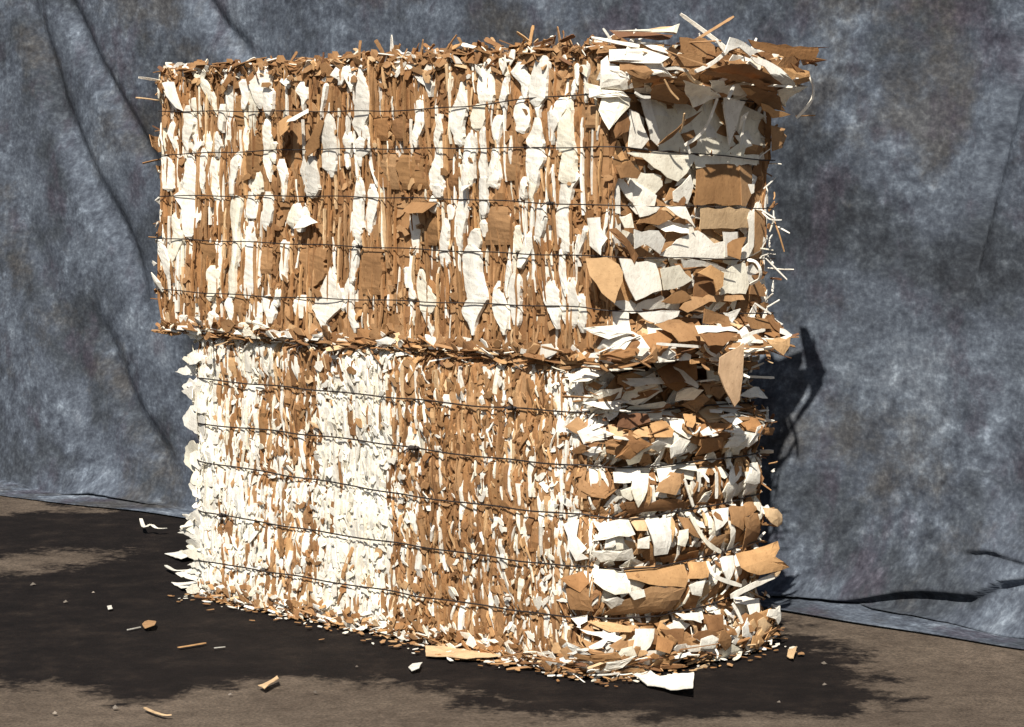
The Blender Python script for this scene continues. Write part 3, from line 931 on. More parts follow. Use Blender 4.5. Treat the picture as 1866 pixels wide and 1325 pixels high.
# seam pieces and pieces on the short end of the lower bale
F(upp, *l7, [('k', .060, -.02, 0, .003, "580,130 700,95 900,130 900,260 740,260 700,200"),
 ('w', .115, -.01, 0, .002, "890,140 1150,145 1210,190 1080,180 900,200"),
 ('k', .110, -.01, 0, .003, "900,200 1050,170 1200,200 1060,290 960,290"),
 ('k', .075, 0, 0, .005, "930,10 1110,70 1130,140 920,120"),
 ('w', .060, 0, 0, .005, "1060,40 1200,10 1160,80 1130,120"),
 ('l', .090, 0, .02, .004, "1370,240 1550,220 1480,360 1400,280"),
 ('k', .030, 0, 0, .003, "570,170 700,190 720,250 580,260"),
 ('w', .045, 0, 0, .007, "180,170 330,130 390,200 300,240"),
 ('w', .040, 0, 0, .008, "330,330 430,210 520,310 490,370 370,360"),
 ('k', .045, 0, 0, .006, "1230,60 1400,90 1440,160 1280,160"),
 ('w', .080, 0, .02, .003, "1360,230 1480,235 1550,200 1540,235 1400,260")])
tong = tilepts(*l7, [(1050, 380), (1220, 270), (1215, 460), (1190, 700), (1150, 750), (1090, 640), (1040, 500)])
upp.add('cardboard_flap', flap_world(upp, tong, [(upp.C + NE*.16, NE)]*7, np.array([.52, .35, .21]), th=.004))
straw(upp, *l7, [(1210, 225), (1300, 190), (1385, 170)], .009, col('w'), .12)
straw(upp, *l7, [(570, 275), (700, 285), (900, 298)], .008, col('w'), .09)
straw(upp, *l7, [(930, 280), (960, 340), (1020, 370)], .008, col('w'), .12)
straw(upp, *l7, [(1310, -30), (1430, 50)], .006, col('w'), .07)
F(low, *l7, [('w', .050, -.02, 0, .005, "40,540 100,410 220,390 290,420 200,520 80,580"),
 ('k', .075, -.03, 0, .006, "600,480 730,430 780,560 640,580"),
 ('w', .080, -.02, 0, .004, "740,450 890,580 880,610 760,540"),
 ('w', .060, .03, 0, .004, "780,600 890,620 860,700 700,710 680,640"),
 ('w', .060, -.02, 0, .006, "350,560 440,540 630,530 640,580 450,600"),
 ('w', .075, -.05, 0, .003, "180,740 400,705 430,720 230,770"),
 ('w', .060, -.03, .02, .003, "1340,600 1440,600 1530,670 1430,690 1200,670"),
 ('k', .050, 0, .02, .002, "1480,740 1600,800 1570,840 1490,800"),
 ('k', .050, 0, .02, .002, "1560,450 1590,450 1610,560 1570,570"),
 ('d', .030, .03, 0, .004, "250,800 440,800 500,860 380,920 270,900"),
 ('l', .030, -.02, 0, .003, "240,880 370,940 350,1020 260,960"),
 ('l', .030, -.01, 0, .003, "530,880 650,860 700,930 680,980 560,980"),
 ('l', .030, -.01, 0, .003, "370,960 520,900 520,980 400,990"),
 ('w', .014, .02, 0, .004, "440,1060 540,1000 620,1030 580,1090 500,1060"),
 ('w', .010, .02, 0, .004, "1090,860 1200,930 1220,1020 1110,1060"),
 ('w', .020, .02, 0, .003, "1290,900 1350,880 1300,1010 1260,1020"),
 ('w', .040, 0, 0, .003, "890,940 960,900 980,960 910,970"),
 ('w', .040, 0, 0, .002, "975,770 1070,775 1060,800 980,795"),
 ('l', .040, 0, 0, .003, "770,800 860,800 840,910 800,900"),
 ('k', .010, .01, 0, .004, "880,990 1050,980 1060,1060 860,1120"),
 ('w', .012, .01, 0, .004, "330,1150 460,1080 440,1170 360,1195"),
 ('w', .012, -.01, 0, .003, "280,1220 450,1210 430,1325 300,1300"),
 ('w', .016, -.01, 0, .003, "580,1220 680,1190 880,1180 900,1240 760,1205 640,1240 590,1320"),
 ('k', .012, 0, 0, .002, "620,1300 700,1240 780,1325"),
 ('w', .014, 0, 0, .002, "1230,1325 1270,1180 1330,1170 1335,1325"),
 ('l', .045, .0, .0, .006, "1210,300 1320,260 1340,330 1240,350"),
 ('k', .045, .0, .0, .006, "1220,420 1400,400 1440,460 1260,470"),
 ('w', .060, .0, .02, .004, "1440,360 1540,380 1560,420 1460,400"),
 ('k', .020, .0, .0, .006, "900,570 1050,560 1080,640 940,660")])
F(low, *l8, [('w', .012, 0, 0, .003, "350,10 440,10 440,60 430,110 380,200 340,100"),
 ('k', .016, 0, 0, .002, "500,60 560,0 620,10 590,130 480,110"),
 ('w', .010, 0, 0, .002, "960,130 980,0 1050,10 1040,120"),
 ('w', .010, 0, 0, .002, "880,80 920,90 910,190 870,180"),
 ('k', .004, 0, 0, .002, "300,170 600,150 640,200 330,240"),
 ('w', .018, 0, 0, .004, "170,290 330,270 360,350 200,390"),
 ('w', .018, 0, 0, .003, "420,270 540,250 570,330 540,460 470,470 450,350"),
 ('w', .012, 0, 0, .003, "170,450 340,430 350,490 190,510"),
 ('l', .012, 0, 0, .002, "330,260 420,265 430,330 370,330"),
 ('w', .014, 0, 0, .003, "790,215 880,200 880,270 820,330"),
 ('k', .012, 0, 0, .003, "890,200 980,190 970,330 900,290"),
 ('k', .016, 0, 0, .003, "970,250 1050,230 1040,400 960,430"),
 ('w', .012, 0, 0, .002, "610,330 660,320 640,420 600,410"),
 ('w', .010, 0, 0, .003, "380,380 440,360 440,430 380,430"),
 ('k', .010, 0, 0, .002, "600,250 680,260 740,380 690,360 640,320"),
 ('w', .010, 0, 0, .002, "880,270 915,280 910,440 880,440"),
 ('k', .006, 0, 0, .004, "500,480 720,440 720,490 520,510"),
 ('l', .050, .0, .01, .002, "1080,200 1150,210 1175,280 1140,310 1090,250"),
 ('w', .020, 0, 0, .004, "60,330 110,280 120,380 160,440 150,470 90,410 50,490 0,500"),
 ('l', .014, .0, 0, .003, "300,540 640,520 660,600 640,650 500,640 330,600"),
 ('k', .010, .01, 0, .004, "430,640 640,650 560,780 380,790 180,810 300,720"),
 ('w', .026, 0, 0, .004, "180,550 250,550 320,620 330,680 270,690 200,620"),
 ('w', .026, 0, 0, .003, "330,680 410,660 420,700 360,720"),
 ('w', .010, .01, 0, .003, "210,720 270,700 340,740 240,770"),
 ('l', .016, 0, 0, .004, "650,500 770,500 770,590 660,600"),
 ('w', .024, 0, 0, .005, "670,640 760,610 740,700 690,690"),
 ('w', .020, 0, 0, .003, "830,480 920,470 920,540 880,620 850,560"),
 ('l', .050, .0, .03, .004, "930,460 1060,410 1110,390 1110,470 1160,540 1070,570 1020,570 960,540"),
 ('k', .020, 0, 0, .005, "0,570 130,570 170,630 150,690 60,640"),
 ('k', .020, 0, 0, .006, "60,690 160,660 180,790 80,800"),
 ('l', .014, 0, 0, .003, "120,850 370,860 340,900 230,900"),
 ('w', .020, 0, 0, .004, "120,900 230,900 300,930 280,960 150,920"),
 ('w', .022, 0, 0, .004, "360,880 470,880 440,980 360,1060 330,1030"),
 ('l', .018, 0, 0, .003, "130,950 220,970 210,1020 150,1000"),
 ('k', .016, 0, 0, .003, "500,880 640,880 650,970 600,1000"),
 ('w', .030, 0, 0, .003, "640,970 820,990 810,1020 660,1010"),
 ('w', .018, 0, 0, .004, "580,790 730,790 740,850 640,830"),
 ('k', .022, 0, 0, .004, "740,800 860,800 860,880 770,900"),
 ('k', .030, 0, 0, .003, "870,870 1000,880 1020,960 980,980 900,920"),
 ('k', .035, 0, 0, .003, "1040,870 1150,850 1170,930 1090,990 1030,960"),
 ('w', .050, 0, .01, .004, "1110,770 1190,760 1200,830 1150,860 1100,810"),
 ('w', .030, 0, 0, .003, "920,700 1060,710 1050,830 1010,830 990,740 930,740"),
 ('w', .050, 0, 0, .003, "1190,870 1240,880 1200,905"),
 ('w', .022, 0, 0, .003, "400,1010 540,1000 520,1040 420,1040"),
 ('w', .040, 0, 0, .003, "1010,1110 1080,1020 1090,1040 1030,1115"),
 ('l', .045, 0, 0, .003, "1195,995 1275,1020 1250,1050 1210,1020"),
 ('w', .020, 0, 0, .004, "0,820 60,810 130,850 100,890 30,880"),
 ('w', .012, 0, 0, .003, "240,0 330,10 340,60 250,60")])
straw(low, *l8, [(670, 240), (740, 370), (790, 420), (845, 450)], .014, col('w'), [.03, .04, .04, .03])
straw(low, *l8, [(770, 500), (800, 590), (960, 640)], .013, col('w'), [.02, .05, .05])
straw(low, *l8, [(1170, 570), (1040, 630), (900, 700)], .018, col('w'), .05)
straw(low, *l8, [(1165, 520), (1175, 560), (1150, 580)], .012, col('l'), .06)
straw(low, *l8, [(640, 40), (670, 130), (690, 195)], .010, col('w'), .02)
straw(low, *l8, [(720, 0), (725, 60), (715, 110)], .012, col('w'), .02)
straw(low, *l8, [(820, 0), (822, 90), (820, 150)], .010, col('w'), .02)
straw(low, *l8, [(610, 1165), (700, 1115), (780, 1080)], .010, col('l'), .06)
straw(low, *l8, [(910, 740), (945, 800), (965, 850)], .012, col('w'), .05)

# ---- filling: compressed layers on every face
def fillstrip(B, q, z, w_, l_, ck, d, th=.012, lean=0.0, m=3, kind='shredded_edge', tilt=None, rough=1.0):
    if in_hole(B, q, z - l_/2) or in_hole(B, q, z + l_/2) or in_hole(B, q, z): return
    sp = [(q - lean*l_/2, z - l_/2, w_*R_(.35, 1.0)), (q + R_(-.1, .1)*w_, z, w_*R_(.8, 1.1)), (q + lean*l_/2, z + l_/2, w_*R_(.35, 1.0))]
    sp = [(a, min(max(b, B.z0 + .003), B.z1 - .003), c_) for a, b, c_ in sp]
    strip(B, sp, d, tilt if tilt is not None else R_(-.35, .35), R_(0, .0015), col(ck), th=th, kind=kind, jit=.28, tuck=.003, m=m, rough=rough,
          n=4 if l_ < .05 else (5 if l_ < .12 else 8))

# upper long face: a base of brown layers, then slivers
q = -upp.L
while q < .01:
    wd = R_(.012, .040); z = upp.z0
    while z < upp.z1:
        l_ = R_(.08, .34)
        if not in_hole(upp, q, min(z + l_/2, upp.z1)):
            fillstrip(upp, q + wd/2, z + l_/2, wd*1.5, l_*1.15, 'k' if random.random() > (.34 if q < -1.6 else .08) else 'w', R_(-.018, -.010), th=.02, tilt=R_(-.16, .16), rough=.5)
        z += l_*.9
    q += wd*.8
for _ in range(950):
    q = R_(-upp.L, .02); z = R_(upp.z0 + .02, upp.z1 - .02)
    if in_hole(upp, q, z): continue
    r = random.random(); ck = 'k' if r < .74 else ('l' if r < .88 else 'w')
    # keep the big sheets readable: mostly thin edges
    fillstrip(upp, q, z, R_(.003, .008), R_(.03, .12), ck, R_(-.012, .004), th=.004, lean=float(rng.normal()*.12), m=2)
for _ in range(260):
    q = R_(-upp.L, .02); z = R_(upp.z0 + .02, upp.z1 - .02)
    if in_hole(upp, q, z): continue
    fillstrip(upp, q, z, R_(.012, .028), R_(.03, .10), 'k', R_(-.010, .001), th=.010, lean=float(rng.normal()*.2))

# long edges standing upright between the sheets, and crumpled bits
for _ in range(95):
    xx = R_(300, 520) if random.random() < .5 else (R_(800, 1060) if random.random() < .6 else R_(300, 1080))
    q, z = upp.px(xx, R_(150, 560))
    if q > 0 or in_hole(upp, q, z): continue
    fillstrip(upp, q, z, R_(.005, .014), R_(.08, .28), 'w', R_(-.008, .004), th=.008, lean=float(rng.normal()*.03), tilt=R_(-.3, .3), rough=.8)
for _ in range(230):
    q = R_(-upp.L, .02); z = R_(upp.z0 + .03, upp.z1 - .03)
    if in_hole(upp, q, z): continue
    fillstrip(upp, q, z, R_(.003, .011), R_(.06, .26), 'k' if random.random() < .85 else 'l', R_(.0, .008), th=.008, lean=float(rng.normal()*.05), tilt=R_(-.3, .3))
# lower long face: finer, whiteness read per region from the photograph
MAP = ["9768652378731122435565", "9947311799931221521375", "9956322988834212301432", "9957563899912124212521",
       "9976665999952123434454", "9977553899833124233656", "9977442788834223443433", "9857553688621223443433"]
def white_low(q, z):
    # column from the picture x of that surface point
    P, _, _ = low.at(q, z)
    d = P - ORG; f = d[1]*math.cos(PITCH) - d[2]*math.sin(PITCH)
    x = 933 + d[0]/f*FPX
    col_ = int(min(max((x - 330)/35, 0), 21)); row = int(min(max((low.z1 - z)/(low.z1)*8, 0), 7))
    p = int(MAP[row][col_])/9.0
    return p if p > .55 else p*.78
q = -low.L
while q < .0:
    wd = R_(.007, .020); z = low.z0
    while z < low.z1:
        l_ = R_(.03, .13)
        zz = min(z + l_/2, low.z1 - .01)
        if not in_hole(low, q, zz) and random.random() > .045:
            fillstrip(low, q + wd/2, zz, wd*1.6, l_*1.15, 'w' if random.random() < white_low(q + float(rng.normal())*.03, zz)*1.04 else 'k', R_(-.016, -.006), th=.02, lean=float(rng.normal()*.06), rough=.7)
        z += l_*.85
    q += wd*.75
for _ in range(3300):
    q = R_(-low.L, .03); z = R_(.012, low.z1 - .015)
    if in_hole(low, q, z): continue
    p = white_low(q + float(rng.normal())*.025, z); ck = 'w' if random.random() < p*1.02 else ('k' if random.random() < .8 else 'l')
    if p > .85 and random.random() < .5: continue
    big = random.random() < .14
    fillstrip(low, q, z, R_(.010, .020) if big else R_(.003, .010), R_(.03, .10) if big else R_(.014, .060), ck, R_(-.011, .004), th=.005, lean=float(rng.normal()*.3),
              tilt=R_(-.6, .6))

# short ends, left ends, backs: random layered flakes
def flake_fill(B, q0, q1, n, pw, size, d, crump=.003, zr=None, kl=.25, kind='scrap_flake', flat=.8, ln=1.0, pick=None, sub=.035, jit=.002):
    for _ in range(n):
        q = R_(q0, q1); z = R_(*(zr or (B.z0 + .02, B.z1 - .02)))
        if in_hole(B, q, z): continue
        a = R_(*size); b = a*R_(.25, .7); th = float(rng.normal()*flat); m = random.choice([4, 5, 5, 6])
        pts = []
        for k in range(m):
            t_ = 2*math.pi*(k + R_(-.3, .3))/m; rr = R_(.75, 1.15)
            x, y = a/2*math.cos(t_)*rr, b/2*math.sin(t_)*rr
            pts.append((q + x*math.cos(th) - y*math.sin(th), min(max(z + x*math.sin(th) + y*math.cos(th), B.z0 + .004), B.z1)))
        r = random.random(); ck = 'w' if r < pw else ('l' if r < pw + kl*(1-pw) else 'k')
        if pick: ck = pick(q, z)
        flap(B, pts, col(ck), R_(*d), R_(-.25, .25)*b*ln, R_(-.2, .2)*a*ln, crump, th=.003, kind=kind, sub=sub, jit=jit)
flake_fill(upp, .0, upp.D, 420, .42, (.05, .15), (-.030, -.006), ln=.5, crump=.002)
flake_fill(upp, .0, upp.D, 120, .45, (.02, .06), (-.020, -.002), ln=.5)
flake_fill(upp, -.03, upp.D + .02, 130, .35, (.05, .16), (-.02, .04), crump=.006, zr=(1.60, 1.735), kl=.15, flat=.35)
flake_fill(upp, -.03, upp.D + .02, 150, .30, (.04, .14), (-.02, .03), crump=.006, zr=(.88, .96), kl=.15, flat=.3)
flake_fill(low, .0, low.D, 620, .48, (.04, .11), (-.030, -.002), crump=.004, zr=(.02, .70), ln=.6)
flake_fill(low, -.08, low.D, 130, .48, (.015, .05), (-.015, .010), crump=.003, zr=(.02, .72))
flake_fill(low, -.04, low.D + .02, 300, .38, (.04, .15), (-.04, .025), crump=.007, zr=(.62, .875), kl=.12, flat=.22)
flake_fill(low, -.12, low.D, 240, .3, (.03, .10), (-.01, .045), crump=.006, zr=(.01, .10), kl=.3, flat=.3)
for _ in range(110):     # upright slivers of the lower short end
    q = R_(.0, low.D); z = R_(.08, .66)
    fillstrip(low, q, z, R_(.004, .014), R_(.02, .09), random.choice('wwkkl'), R_(-.008, .008), th=.006, lean=float(rng.normal()*.3))
for B, pw in ((upp, .35), (low, .85)):
    q = -(B.L + B.D)
    while q < -B.L:
        wd = R_(.012, .03); z = B.z0
        while z < B.z1:
            l_ = R_(.05, .18)
            fillstrip(B, q + wd/2, z + l_/2, wd*1.6, l_*1.2, 'w' if random.random() < pw else 'k', R_(-.018, .004), th=.02)
            z += l_*.85
        q += wd*.8
    q = B.D
    while q < B.D + B.L:
        wd = R_(.02, .05); z = B.z0
        while z < B.z1:
            l_ = R_(.08, .26)
            fillstrip(B, q + wd/2, z + l_/2, wd*1.6, l_*1.2, 'w' if random.random() < .4 else 'k', R_(-.018, .004), th=.02)
            z += l_*.85
        q += wd*.85
# ragged left edges seen in outline
flake_fill(low, -low.L - .14, -low.L + .02, 210, .95, (.03, .09), (-.01, .022), crump=.006, flat=.6)
flake_fill(upp, -upp.L - .14, -upp.L + .02, 110, .40, (.03, .09), (-.01, .022), crump=.005, flat=.9)

def pick_low(q, z): return 'w' if random.random() < white_low(q + float(rng.normal())*.025, z)*1.03 else ('k' if random.random() < .85 else 'l')
for _ in range(330):
    q = R_(-low.L, .0); z = R_(.05, low.z1 - .06)
    fillstrip(low, q, z, R_(.006, .018), R_(.06, .20), pick_low(q, z), R_(-.006, .003), th=.008, lean=float(rng.normal()*.06), tilt=R_(-.4, .4))
for _ in range(240):
    q = R_(-low.L, .0); z = R_(.05, low.z1 - .06)
    fillstrip(low, q, z, R_(.016, .032), R_(.05, .13), pick_low(q, z), R_(-.008, .001), th=.008, lean=float(rng.normal()*.10), tilt=R_(-.25, .25))
flake_fill(low, -low.L, .0, 1500, 0, (.014, .055), (-.010, .004), crump=.004, flat=1.0, ln=.6, pick=pick_low, sub=.012, jit=.0025)
flake_fill(upp, -upp.L, .0, 260, 0, (.04, .10), (-.013, -.002), crump=.004, flat=.9, ln=.35, sub=.015, jit=.003, kl=.05)
flake_fill(upp, -upp.L, .0, 700, 0, (.012, .050), (-.012, .003), crump=.004, flat=1.0, ln=.7, sub=.012, jit=.002, kl=.12)
RAG = [[(314, 970), (345, 945), (380, 950), (385, 990), (350, 990)], [(322, 1000), (360, 995), (390, 1005), (380, 1030), (340, 1020)], [(326, 1048), (350, 1030), (390, 1040), (384, 1060)], [(324, 650), (352, 634), (366, 655), (360, 668), (334, 668)], [(325, 706), (345, 688), (362, 700), (358, 742), (338, 722)],
       [(331, 812), (352, 800), (385, 812), (378, 870), (352, 868), (330, 842)], [(318, 968), (345, 962), (390, 950), (398, 1004), (372, 1002), (345, 985)],
       [(326, 948), (350, 930), (392, 926), (396, 955), (340, 966)], [(322, 1074), (345, 1063), (392, 1050), (402, 1072), (352, 1082)],
       [(340, 760), (352, 748), (372, 752), (370, 800), (346, 790)], [(338, 880), (352, 872), (380, 880), (384, 925), (352, 918)],
       [(352, 1010), (380, 1000), (400, 1010), (396, 1046), (360, 1040)], [(334, 680), (350, 668), (372, 676), (360, 700)]]
for pg in RAG:
    for k in range(5):
        ox, oy, sc = R_(-3, 12)*k*.7, R_(-22, 22)*k*.8, R_(.25, .85) if k else R_(.6, .95)
        cx = sum(p[0] for p in pg)/len(pg) + 4; cy = sum(p[1] for p in pg)/len(pg)
        pp = [(cx + (x-cx)*sc + ox + R_(-4, 4), cy + (y-cy)*sc + oy + R_(-5, 5)) for x, y in pg]
        low.add('paper_ribbon' if k == 9 else 'scrap_flake', flap_world(low, pp, [(low.C + NF*R_(-.03, .0), NF)]*len(pp), col('w'), crump=.008, sub=.012))
# top surfaces and fringes
def free_stick(B, kind, q, z, d, L, az, el, wd, ck):
    P, n, tv = B.at(q, min(max(z, B.z0), B.z1), d); P[2] = z
    dirn = (tv*math.cos(az) + n*math.sin(az))*math.cos(el) + np.array([0, 0, 1])*math.sin(el)
    side = np.cross(dirn, [0, 0, 1]) + rng.normal(size=3)*.3
    c2 = P + dirn*L*.5 + side*L*R_(-.12, .12)
    B.add(kind, ribbon([P - dirn*L*.25, c2, P + dirn*L], wd, n*R_(-.6, 1) + np.array([0, 0, 1])*R_(.1, 1), col(ck), .0025, R_(-1, 1)))
def fringe(B, n, q0, q1, z0, z1, d, Lr, el, wr, pw, kind='fringe_scrap'):
    for _ in range(n):
        r = random.random(); ck = 'w' if r < pw else ('l' if r < pw + .14 else ('d' if r < pw + .24 else 'k'))
        free_stick(B, kind, R_(q0, q1), R_(z0, z1), R_(*d), R_(*Lr), random.choice([0, math.pi]) + float(rng.normal()*.5), float(rng.normal()*el), R_(*wr), ck)
fringe(upp, 520, -upp.L - .02, -.02, 1.690, 1.735, (-.06, .008), (.015, .05), .5, (.006, .022), .16)
flake_fill(upp, -upp.L, -.02, 420, .16, (.02, .07), (-.02, .012), crump=.006, zr=(1.66, 1.735), kl=.15, flat=.6)
fringe(upp, 170, -1.1, .02, 1.70, 1.755, (-.06, .01), (.015, .05), .8, (.005, .018), .25)
fringe(upp, 130, -upp.L - .02, .05, .872, .905, (-.02, .010), (.03, .10), .16, (.004, .018), .20)
flake_fill(upp, -upp.L, .05, 330, .25, (.03, .10), (-.02, .010), crump=.006, zr=(.875, .91), kl=.10, flat=.25)
fringe(upp, 260, -upp.L - .02, .05, .862, .885, (-.04, .004), (.02, .08), .16, (.003, .012), .14)
fringe(upp, 60, -.02, upp.D + .02, .862, .93, (.0, .04), (.04, .12), .2, (.004, .014), .35)
fringe(upp, 50, -.02, upp.D + .04, 1.62, 1.75, (.0, .06), (.04, .14), .25, (.004, .012), .35)
fringe(low, 260, -low.L, .10, .0, .03, (-.01, .02), (.015, .06), .25, (.004, .014), .35)
flake_fill(low, -low.L, .05, 420, .4, (.02, .06), (-.012, .016), crump=.006, zr=(.005, .06), flat=.6)
fringe(low, 150, -.25, low.D, .006, .06, (.0, .05), (.03, .11), .15, (.003, .012), .30)
fringe(low, 110, -.02, low.D + .03, .66, .87, (.0, .035), (.03, .10), .18, (.003, .012), .35)
fringe(low, 110, -low.L - .02, .0, .845, .870, (-.01, .010), (.02, .06), .4, (.004, .012), .5)
fringe(upp, 34, -upp.L - .10, -upp.L + .01, .90, 1.7, (.0, .02), (.03, .10), .4, (.003, .008), .35)
fringe(low, 14, -low.L - .04, -low.L + .01, .05, .30, (.01, .03), (.04, .09), .3, (.008, .02), 1)
fringe(upp, 40, upp.D - .05, upp.D + .08, .95, 1.7, (.0, .02), (.02, .07), .6, (.003, .010), .5)
fringe(low, 60, low.D - .05, low.D + .08, .05, .8, (.0, .03), (.02, .07), .5, (.004, .014), .5)
# top of the upper bale (faces the sky)
for _ in range(900):
    s_, t_ = R_(.0, upp.L), R_(.0, upp.D); P = upp.C + U*s_ + V*t_
    edge = min(s_, upp.L - s_, t_, upp.D - t_)
    P[2] = upp.z1 - .02 + R_(0, .03)
    a = R_(.03, .12); th_ = R_(0, 6.28); m = random.choice([4, 5, 6])
    R = ring_poly([(a/2*math.cos(2*math.pi*k/m)*R_(.7, 1.1), a/2*R_(.4, 1)*math.sin(2*math.pi*k/m)) for k in range(m)], .03, .002)
    e1 = np.array([math.cos(th_), math.sin(th_), R_(-.3, .3)]); e1 /= np.linalg.norm(e1)
    e2 = np.cross([0, 0, 1], e1); e2 /= np.linalg.norm(e2); nn = np.cross(e1, e2)
    a1, p1 = R_(-.004, .004), R_(0, 6)
    upp.add('scrap_flake', flap_mesh(R, lambda p, q, d, P=P, e1=e1, e2=e2, nn=nn: (P + e1*p + e2*q + nn*d, nn),
            lambda p, q, a1=a1, p1=p1: a1*math.sin(40*p + p1), col('w' if random.random() < .3 else 'k'), .003))
for _ in range(320):     # ledge of the lower bale's top, right under the upper one
    s_, t_ = R_(.0, low.L), R_(.0, .10); P, n, tv = low.at(-s_, low.z1, -t_); P[2] = low.z1 - .012
    low.add('scrap_flake', ribbon([P, P + tv*R_(.02, .06) + np.array([0, 0, R_(-.01, .008)])], R_(.01, .03), [0, 0, 1], col('w' if random.random() < .5 else 'k'), .003))

# ---- wires
def tube(P, r, c=(.03, .025, .02), k=6):
    P = np.array(P); n = len(P); T_ = np.gradient(P, axis=0); T_ /= np.linalg.norm(T_, axis=1)[:, None]
    v = []
    for i in range(n):
        a = np.cross(T_[i], [0, 0, 1]); a /= np.linalg.norm(a) + 1e-9; b = np.cross(a, T_[i])
        for j in range(k):
            t_ = 2*math.pi*j/k; v.append(P[i] + r*(a*math.cos(t_) + b*math.sin(t_)))
    F_ = [np.array([i*k + j, i*k + (j+1) % k, (i+1)*k + (j+1) % k, (i+1)*k + j]) for i in range(n-1) for j in range(k)]
    return Piece(np.array(v), F_, np.array(c))
def build_wires(B, parent, r, proud):
    for k in range(len(B.wires)):
        qs = np.arange(-(B.L + B.D), B.L + B.D, .02); P = []
        for q_ in qs:
            z = B.wire_z(k, q_) + .0015*math.sin(q_*17 + k)
            jit = .003*math.sin(q_*11 + 2*k) + .002*math.sin(q_*29 + k)
            # the wire bites in here and there and vanishes under loose scraps
            X, n, _ = B.at(q_, z, 0); X = X + n*(proud + jit + (.014 if B is low else .003)*min(max((q_ - .02)/.05, 0), 1)*(q_ < B.D)); X[2] = z; P.append(X)
        o = make_mesh('baling_wire', [tube(P, r)], WIRE, parent, smooth=True)
        for (kk, x, y, big_) in (B.knots if hasattr(B, 'knots') else []):
            if kk != k: continue
            q0_, _ = B.px(x, y); pc = []
            for m_ in range(3):     # twisted tie: turns of wire around the strand and two bent tails
                C_ = []
                for a_ in np.linspace(0, 1, 26):
                    qq = q0_ + (a_ - .5)*.030*big_; X, n, tv = B.at(qq, B.wire_z(k, qq), 0); X[2] = B.wire_z(k, qq)
                    ph_ = a_*16 + m_*2.1
                    C_.append(X + n*(proud + .004 + .0045*big_*math.cos(ph_)) + np.array([0, 0, .0045*big_*math.sin(ph_)]))
                pc.append(tube(C_, r*1.05))
            X, n, tv = B.at(q0_, B.wire_z(k, q0_), proud + .006); X[2] = B.wire_z(k, q0_)
            for s_ in (-1, 1):
                pc.append(tube([X, X + tv*.012*s_ + n*.008, X + tv*.020*s_*big_ + n*.016 + np.array([0, 0, .010*s_])], r))
            kn = make_mesh('wire_knot', pc, WIRE, None, smooth=True); kn['wire'] = o.name

low.knots = [(1, 760, 808, 1.3), (3, 412, 940, 1.0), (0, 940, 744, 1.0)]
upp.knots = [(2, 1010, 372, .8), (3, 662, 447, .8)]
def root(name, B, label, cat):
    o = bpy.data.objects.new(name, None); o.empty_display_size = .2
    o.location = (B.ctr[0], B.ctr[1], B.z0); scn.collection.objects.link(o)
    tag(o, label, cat, 'stacked bales of scrap cardboard'); return o
def adopt(o, r):
    o.parent = r; o.matrix_parent_inverse.identity()
    o.data.transform(__import__('mathutils').Matrix.Translation(-Vector(r.location)))
def finish(B, r, wr, proud):
    before = set(bpy.data.objects)
    build_core(B, None); build_wires(B, None, wr, proud)
    for kind, ps in B.pieces.items():
        ps = sorted(ps, key=lambda p: -p.area)
        keep = 90 if kind in ('cardboard_flap', 'paper_strip', 'paper_ribbon') else 0
        for p in ps[:keep]: make_mesh(kind, [p], CARD)
        if ps[keep:]:
            o = make_mesh({'cardboard_flap': 'small_flaps', 'paper_strip': 'small_strips', 'shredded_edge': 'sheet_edges', 'scrap_flake': 'scrap_flakes',
                           'fringe_scrap': 'frayed_fringe'}.get(kind, kind), ps[keep:], CARD)
            o['kind'] = 'stuff'
    new = set(bpy.data.objects) - before
    for o in new:
        if o.name.startswith('wire_knot'):
            w_ = bpy.data.objects[o['wire']]; del o['wire']
            o.data.transform(__import__('mathutils').Matrix.Translation(-Vector(r.location))); o.parent = w_
        else: adopt(o, r)
ru = root('cardboard_bale', upp, 'upper wire-tied bale of brown and white scrap cardboard with loose flaps on its right end', 'bale')
finish(upp, ru, .0019, .0125)
rl = root('cardboard_bale', low, 'lower wire-tied bale of finely shredded white and brown board standing on the dark ground', 'bale')
finish(low, rl, .0024, .0120)

# ------------------------------------------------------------------ loose scraps on the ground
def ground_flap(px, c, label, name='paper_scrap', cat='scrap', z=.004, lift=0.0, crump=.003, th=.002, group='loose scraps on the ground'):
    P = [gnd(x, y, z) for x, y in px]; P = np.array(P); ctr = P.mean(0); Q = P[:, :2] - ctr[:2]
    R = ring_poly(Q, .03, .0015); a = rng.uniform(-1, 1, 4); ph = rng.uniform(0, 6.28, 4); k = rng.uniform(15, 70, (4, 2))
    x0, x1 = Q[:, 0].min(), Q[:, 0].max()
    def dfn(p, q): return z + th + abs(crump*sum(a[i]*math.sin(k[i, 0]*p + k[i, 1]*q + ph[i]) for i in range(4))) + lift*((p-x0)/(x1-x0))**2
    pc = flap_mesh(R, lambda p, q, d: (np.array([p, q, d]), np.array([0, 0, 1.])), dfn, c, th)
    o = make_mesh(name, [pc], CARD); o.location = (ctr[0], ctr[1], 0)
    tag(o, label, cat, group)
def ground_stick(px, wd, c, label, name='paper_scrap', cat='scrap', zz=.006, wav=0.0):
    P = np.array([gnd(x, y, .004) for x, y in px]); ctr = P.mean(0).copy(); ctr[2] = 0
    P = P - ctr; P[:, 2] = zz + wav*np.abs(rng.normal(size=len(P)))
    o = make_mesh(name, [ribbon(P, wd, [0, .2, 1], c, .003)], CARD); o.location = ctr
    tag(o, label, cat, 'loose scraps on the ground')
